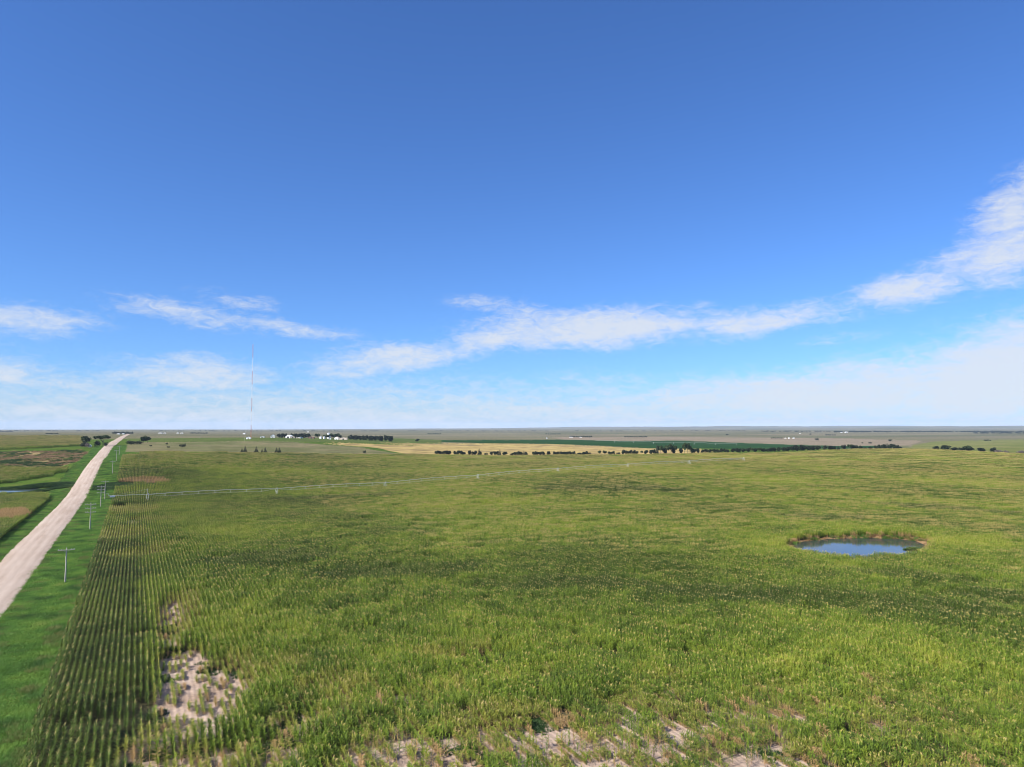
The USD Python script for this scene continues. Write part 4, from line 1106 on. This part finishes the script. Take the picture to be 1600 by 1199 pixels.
def utility_pole(px, v, ht, arms, label):
    u = -13.4 + (0.6 if arms == 1 and v > 380 else 0)
    x, y = u, v
    z = float(height(np.array([x]), np.array([y]))[0])
    t = thing('utility_pole', label, 'pole', (x, y, z), 0, None, 'wooden poles along the right side of the gravel road')
    p = str(t.GetPath())
    mb = MB(); mb.tube([(0, 0, -.3), (0, .02, ht * .5), (.02, 0, ht)], [.17, .145, .115], 9)
    obj('shaft', mb.get(), WOODPOLE, p, smooth=40)
    for k in range(arms):
        za = ht - .35 - k * 1.35
        mb = MB(); mb.box((.0, -.16, za), (3.3, .12, .15)); mb.tube([(-.75, -.17, za), (0, -.15, za - .6)], .02, 4); mb.tube([(.75, -.17, za), (0, -.15, za - .6)], .02, 4)
        a = obj('crossarm', mb.get(), WOODPOLE, p)
        for xi in (-1.5, -.95, .95, 1.5):
            c = trimesh.creation.cylinder(.055, .2, sections=8); c.apply_translation((xi, -.16, za + .2))
            obj('insulator', c, GLASSY, str(a.GetPath()))
    mb = MB(); mb.tube([(0, 0, ht), (0, 0, ht + .22)], [.03, .05], 6)
    obj('top_pin', mb.get(), GLASSY, p)


utility_pole(115, 193, 7.6, 1, 'nearest weathered wooden pole with a single crossarm beside the road')
utility_pole(147, 290, 9.0, 3, 'nearer three-armed wooden pole on the grass by the road')
utility_pole(163, 372, 9.2, 3, 'farther three-armed wooden pole near the irrigation boom')
utility_pole(168, 402, 9.0, 1, 'single-armed wooden pole right behind the farther three-armed pole')
utility_pole(178, 520, 8.0, 1, 'thin single-armed wooden pole halfway up the road slope')
utility_pole(0, 610, 8.0, 1, 'sixth wooden pole along the road, farther up the slope')
utility_pole(0, 705, 8.0, 1, 'most distant wooden pole near the top of the road slope')


# ------------------------------------------------------------------ centre pivot irrigation machine


def pivot_machine():
    Z0, c0, dc, df = 341.0, -.509, .1492, .0929
    P = []
    for s in np.r_[-.27, np.arange(0, 8)]:
        x, y = plan(Z0 * (c0 + dc * s), Z0 * (1 + df * s))
        P.append((x, y, float(height(np.array([x]), np.array([y]))[0])))
    P = np.array(P)
    o = P[1].copy()
    t = thing('center_pivot', 'long galvanised irrigation machine on wheeled towers crossing the maize field', 'irrigation machine', o)
    root = str(t.GetPath())
    P = P - o
    d = P[2, :2] - P[1, :2]; d /= np.linalg.norm(d); nrm = np.array([-d[1], d[0]])
    HP = 3.95
    for k in range(0, 8):
        a, b = P[k] + [0, 0, HP], P[k + 1] + [0, 0, HP]
        if k == 0:
            mb = MB(); mb.tube([a + [0, 0, -.15], (a + b) / 2, b], .09, 7)
            sp = obj('overhang_pipe', mb.get(), GALV, root, smooth=40)
            mb = MB()
            for q in (.15, .5, .85):
                for sd in (-1, 1):
                    mb.tube([b + [0, 0, 2.6], a * (1 - q) + b * q], .02, 4)
            obj('stay_cable', mb.get(), GALV, str(sp.GetPath()))
            g = a * .9 + b * .1
            mb = MB(); mb.box(g + [0, 0, -.45], (2.1, .5, .62), math.atan2(d[1], d[0]))
            obj('control_box', mb.get(), WHITE, root)
            mb = MB(); mb.tube([a, a + [0, 0, .75]], .06, 6); mb.tube([a + [0, 0, .75], a + [*(-d * 1.1), 1.2]], .05, 6)
            obj('end_gun', mb.get(), GALV, root)
            continue
        n = 14
        L = np.linspace(0, 1, n + 1)
        arch = .55 * 4 * L * (1 - L)
        pipe = a + (b - a) * L[:, None] + np.c_[np.zeros((n + 1, 2)), arch]
        mb = MB(); mb.tube(pipe, .085, 7)
        sp = str(obj('span_pipe', mb.get(), GALV, root, smooth=40).GetPath())
        # V struts under the pipe with truss rods
        m = 7
        Q = np.linspace(0, 1, m + 2)[1:-1]
        top = a + (b - a) * Q[:, None] + np.c_[np.zeros((m, 2)), .55 * 4 * Q * (1 - Q)]
        drop = 1.25
        rods = {-1: [a], 1: [a]}
        for q in range(m):
            mb = MB()
            for sd in (-1, 1):
                foot = top[q] + [*(nrm * sd * .75), -drop]
                mb.tube([top[q], foot], .032, 4)
                rods[sd].append(foot)
            mb.tube([top[q] + [*(nrm * -.75), -drop], top[q] + [*(nrm * .75), -drop]], .028, 4)
            obj('strut', mb.get(), GALV, sp)
        for sd in (-1, 1):
            mb = MB(); mb.tube(rods[sd] + [b], .018, 4)
            obj('truss_rod', mb.get(), GALV, sp)
        mb = MB()
        for q in np.linspace(.06, .94, 16):
            pt = a + (b - a) * q + [0, 0, .55 * 4 * q * (1 - q)]
            mb.tube([pt, pt + [0, 0, -1.7]], .012, 4)
        obj('drop_hose', mb.get(), RUBBER, sp)
    for k in range(1, 9):
        b = P[k]
        x = UsdGeom.Xform.Define(stage, numbered(f'{root}/drive_tower'))
        tp = str(x.GetPath())
        for sd in (-1, 1):
            mb = MB()
            foot = b + [*(nrm * sd * 2.1), .75]
            for e in (-.5, .5):
                mb.tube([b + [*(d * e), HP], foot + [*(d * e * .4), 0]], .055, 5)
            mb.tube([b + [*(d * -.3), HP * .6], b + [*(nrm * sd * 1.0), HP * .6]], .03, 4)
            obj('leg', mb.get(), GALV, tp)
            w = trimesh.creation.torus(.55, .17, major_sections=18, minor_sections=8)
            R = trimesh.transformations.rotation_matrix(math.pi / 2, [1, 0, 0]); w.apply_transform(R)
            w.apply_transform(trimesh.transformations.rotation_matrix(math.atan2(nrm[1], nrm[0]), [0, 0, 1])); w.apply_translation(b + [*(nrm * sd * 2.1), .72])
            obj('wheel', w, RUBBER, tp)
        mb = MB(); mb.tube([b + [*(nrm * -2.1), .8], b + [*(nrm * 2.1), .8]], .09, 6); mb.box(b + [0, 0, 1.0], (.5, .35, .4))
        obj('base_beam', mb.get(), GALV, tp)
        mb = MB(); mb.box(b + [*(d * .35), HP + .30], (.5, .3, .5), math.atan2(d[1], d[0]))
        obj('tower_box', mb.get(), GALV, tp)
        if k == 1:
            mb = MB(); mb.tube([b + [0, 0, HP - .2], b + [0, 0, HP + 2.7]], .09, 6)
            obj('mast', mb.get(), GALV, tp)


pivot_machine()

# ------------------------------------------------------------------ radio mast


def radio_mast():
    p = placeZ(393.2, 1150)
    top = 153.0
    t = thing('radio_mast', 'tall slender guyed radio mast banded in red and white against the sky', 'mast', p)
    root = str(t.GetPath())
    n = 7
    for k in range(n):
        z0, z1 = top * k / n, top * (k + 1) / n
        mb = MB()
        c = [np.array([.62 * math.cos(a), .62 * math.sin(a), 0]) for a in (0.3, 2.39, 4.49)]
        for q in range(3):
            mb.tube([c[q] + [0, 0, z0], c[q] + [0, 0, z1]], .075, 5)
        m = 14
        for i in range(m):
            for q in range(3):
                a, b = c[q] + [0, 0, z0 + (z1 - z0) * i / m], c[(q + 1) % 3] + [0, 0, z0 + (z1 - z0) * (i + 1) / m]
                mb.tube([a, b], .035, 4)
        tag(obj('mast_section', mb.get(), WHITE if k % 2 else ORANGE, root), 'white painted section' if k % 2 else 'red painted section')
    mb = MB(); mb.tube([(0, 0, top), (0, 0, top + 4)], .05, 5)
    obj('tip_antenna', mb.get(), GALV, root)
    mb = MB(); mb.box((0, 0, .3), (2.2, 2.2, 1.2)); obj('footing', mb.get(), TANWALL, root)
    for a in (0.3, 2.39, 4.49):
        for zt in (50, 98, 146):
            e = 100 if zt > 60 else 60
            gx, gy = p[0] + e * math.cos(a), p[1] + e * math.sin(a)
            gz = float(height(np.array([gx]), np.array([gy]))[0]) - p[2]
            mb = MB(); mb.tube([(0, 0, zt), (e * .5 * math.cos(a), e * .5 * math.sin(a), (zt + gz) * .5 - 1), (e * math.cos(a), e * math.sin(a), gz)], .015, 3)
            obj('guy_wire', mb.get(), GALV, root)


radio_mast()

# ------------------------------------------------------------------ buildings


def gable(name, label, px, Z, w, l, eave, ridge, wall, roof, rz=0.0, door=None, cat='building', windows=0, group=None):
    p = placeZ(px, Z)
    t = thing(name, label, cat, (p[0], p[1], p[2] - .1), rz - YAW, None, group)
    r = str(t.GetPath())
    v = [(-w / 2, -l / 2, 0), (w / 2, -l / 2, 0), (w / 2, l / 2, 0), (-w / 2, l / 2, 0), (-w / 2, -l / 2, eave), (w / 2, -l / 2, eave), (w / 2, l / 2, eave), (-w / 2, l / 2, eave), (0, -l / 2, ridge - .12), (0, l / 2, ridge - .12)]
    f = [[0, 1, 5], [0, 5, 4], [1, 2, 6], [1, 6, 5], [2, 3, 7], [2, 7, 6], [3, 0, 4], [3, 4, 7], [4, 5, 8], [6, 7, 9]]
    obj('wall', (np.array(v, float), np.array(f)), wall, r)
    mb = MB(); e, o = .5, .35
    sl = (ridge - eave) / (w / 2)
    for s in (-1, 1):
        a = [(0, -l / 2 - o, ridge), (s * (w / 2 + e), -l / 2 - o, eave - sl * e), (s * (w / 2 + e), l / 2 + o, eave - sl * e), (0, l / 2 + o, ridge)]
        V = a + [(x, y, z + .15) for x, y, z in a]
        mb.add(V, [[0, 1, 2, 3], [4, 7, 6, 5], [0, 4, 5, 1], [1, 5, 6, 2], [2, 6, 7, 3]])
    obj('roof', mb.get(), roof, r)
    if door:
        mb = MB(); mb.box((0, -l / 2 - .03, door[1] / 2), (door[0], .1, door[1])); obj('door', mb.get(), DARK, r)
    for k in range(windows):
        mb = MB(); mb.box(((k - (windows - 1) / 2) * w / max(1, windows) * .9, -l / 2 - .03, eave * .6), (1.1, .1, 1.3)); obj('window', mb.get(), DARK, r)
    return t


def bin_(label, px, Z, rad, ht, group=None):
    p = placeZ(px, Z)
    t = thing('grain_bin', label, 'grain bin', (p[0], p[1], p[2] - .1), 0, None, group); r = str(t.GetPath())
    mb = MB()
    k = max(3, int(ht / .9))
    for i in range(k):
        c = trimesh.creation.cylinder(rad * (1 if i % 2 else .985), ht / k, sections=24); c.apply_translation((0, 0, ht / k * (i + .5))); mb.mesh(c)
    obj('wall', mb.get(), WHITE, r, smooth=35)
    c = trimesh.creation.cone(rad * 1.04, rad * .55, sections=24); c.apply_translation((0, 0, ht)); obj('roof', c, ROOFGREY, r, smooth=25)
    mb = MB(); mb.box((0, -rad - .05, 1.1), (1.0, .12, 2.0)); obj('door', mb.get(), ROOFGREY, r)


gable('equipment_hut', 'small white hut near the foot of the radio mast', 389.5, 1120, 6.5, 4, 2.6, 3.3, WHITE, WHITE, .1, (1.2, 2.0))
gable('farm_house', 'bright white gabled house at the left end of the farmstead', 427.5, 1425, 8, 9, 3.8, 6.8, WHITE, WHITE, .25, (1.2, 2.1), 'house', 3)
gable('shed', 'low long white shed left of the farm house', 411, 1430, 8, 4, 2.0, 2.8, WHITE, ROOFGREY, 0, (3, 1.8))
gable('barn', 'open-fronted white barn with a dark doorway before the middle grove', 453, 1420, 10, 10, 3.8, 6.2, WHITE, WHITE, -.3, (5.5, 3.6), 'barn')
gable('shed', 'tan shed beside the open-fronted barn', 458.5, 1415, 7, 7, 2.6, 4.2, TANWALL, ROOFTAN, .2, (3, 2.2))
gable('shed', 'low tan shed in front of the middle grove', 467, 1410, 7, 4, 1.6, 2.4, TANWALL, WHITE, 0, (2, 1.5))
gable('shed', 'small pale shed right of the low tan shed', 471.5, 1410, 5, 4, 2.0, 2.8, WHITE, ROOFGREY, .5, (1.6, 1.7))
gable('barn', 'dull red shed at the left side of the yard', 488, 1420, 11, 6, 3.0, 4.4, REDBARN, ROOFTAN, 0, (3, 2.6), 'barn')
bin_('left white grain bin in the farmyard', 502, 1412, 2.2, 4.2)
bin_('right white grain bin in the farmyard', 507.5, 1412, 2.0, 4.4)
bin_('tall white silo rising behind the yard trees', 514.5, 1465, 3.6, 10.5)
gable('farm_house', 'white house with a pale roof right of the yard trees', 527.5, 1405, 8, 7, 3.6, 5.6, WHITE, ROOFTAN, -.2, (1.2, 2.1), 'house', 2)
gable('shed', 'long brown-roofed shed beside the long dark grove', 537.5, 1402, 16, 7, 3.2, 5.0, TANWALL, ROOFTAN, .05, (3, 2.4))
gable('shed', 'tiny white shed in front of the yard trees', 516.5, 1395, 4, 3, 1.4, 2.0, WHITE, WHITE, 0, (1, 1.2))
gable('shed', 'small white shed under the round-crowned tree left of the road', 143.2, 752, 2.2, 2.4, 2.0, 2.7, WHITE, WHITE, .4, (.9, 1.6))
for i, (px, Z, w, h, lab) in enumerate([(252, 3300, 26, 6, 'left long white building in the far village'), (258.5, 3320, 18, 6, 'right long white building in the far village'), (279, 3400, 14, 7, 'far white building left of the pair by the mast'), (285, 3400, 20, 6, 'far white building in the middle beyond the pasture'), (382.5, 3300, 16, 9, 'far white building just left of the radio mast'),
                                        (482, 5200, 22, 10, 'lone far white building above the middle grove'), (892, 2950, 22, 5.5, 'left pale building of the far farm in the middle'), (907, 2960, 14, 5, 'right pale building of the far farm in the middle'), (1226, 2880, 9, 6, 'left white building of the far farm at right'), (1231.5, 2880, 10, 8, 'middle white building of the far farm at right'),
                                        (1239, 2880, 12, 8, 'right white building of the far farm at right'), (1249, 4600, 16, 6, 'tiny far building left on the plain'), (1314, 5200, 24, 9, 'left white building of the hamlet near the horizon'), (1321, 5250, 30, 12, 'right white building of the hamlet near the horizon'), (854, 2500, 6, 8, 'small white post-like shed at the bean field'),
                                        (186.5, 2450, 14, 5, 'left pale building by the vanishing road'), (194, 2480, 12, 6, 'right pale building by the vanishing road')]):
    w, h = w * .62, h * .62
    gable('far_building', lab, px, Z, w, w * .6, h * .65, h, WHITE, WHITE if i % 2 else ROOFGREY, trng.uniform(-.3, .3), (w * .25, h * .4))


def far_pivot():
    """The second irrigation machine, small over the bean field."""
    a, b = placeZ(930, 1980), placeZ(1150, 1830)
    t = thing('center_pivot', 'distant irrigation machine stretched across the dark bean field', 'irrigation machine', a); r = str(t.GetPath())
    d = b - a
    HP = 4.0
    n = 7
    for k in range(n):
        p, q = d * k / n, d * (k + 1) / n
        gp = float(height(np.array([a[0] + p[0]]), np.array([a[1] + p[1]]))[0]) - a[2]; gq = float(height(np.array([a[0] + q[0]]), np.array([a[1] + q[1]]))[0]) - a[2]
        p, q = np.array([p[0], p[1], gp]), np.array([q[0], q[1], gq])
        mb = MB(); mb.tube([p + [0, 0, HP], (p + q) / 2 + [0, 0, HP + .5], q + [0, 0, HP]], .12, 5); obj('span_pipe', mb.get(), GALV, r)
        mb = MB()
        e = np.array([-d[1], d[0], 0]); e /= np.linalg.norm(e)
        for s in (-1, 1):
            mb.tube([q + [0, 0, HP], q + e * 2 * s + [0, 0, .2]], .16, 4)
        obj('drive_tower', mb.get(), WHITE, r)


far_pivot()
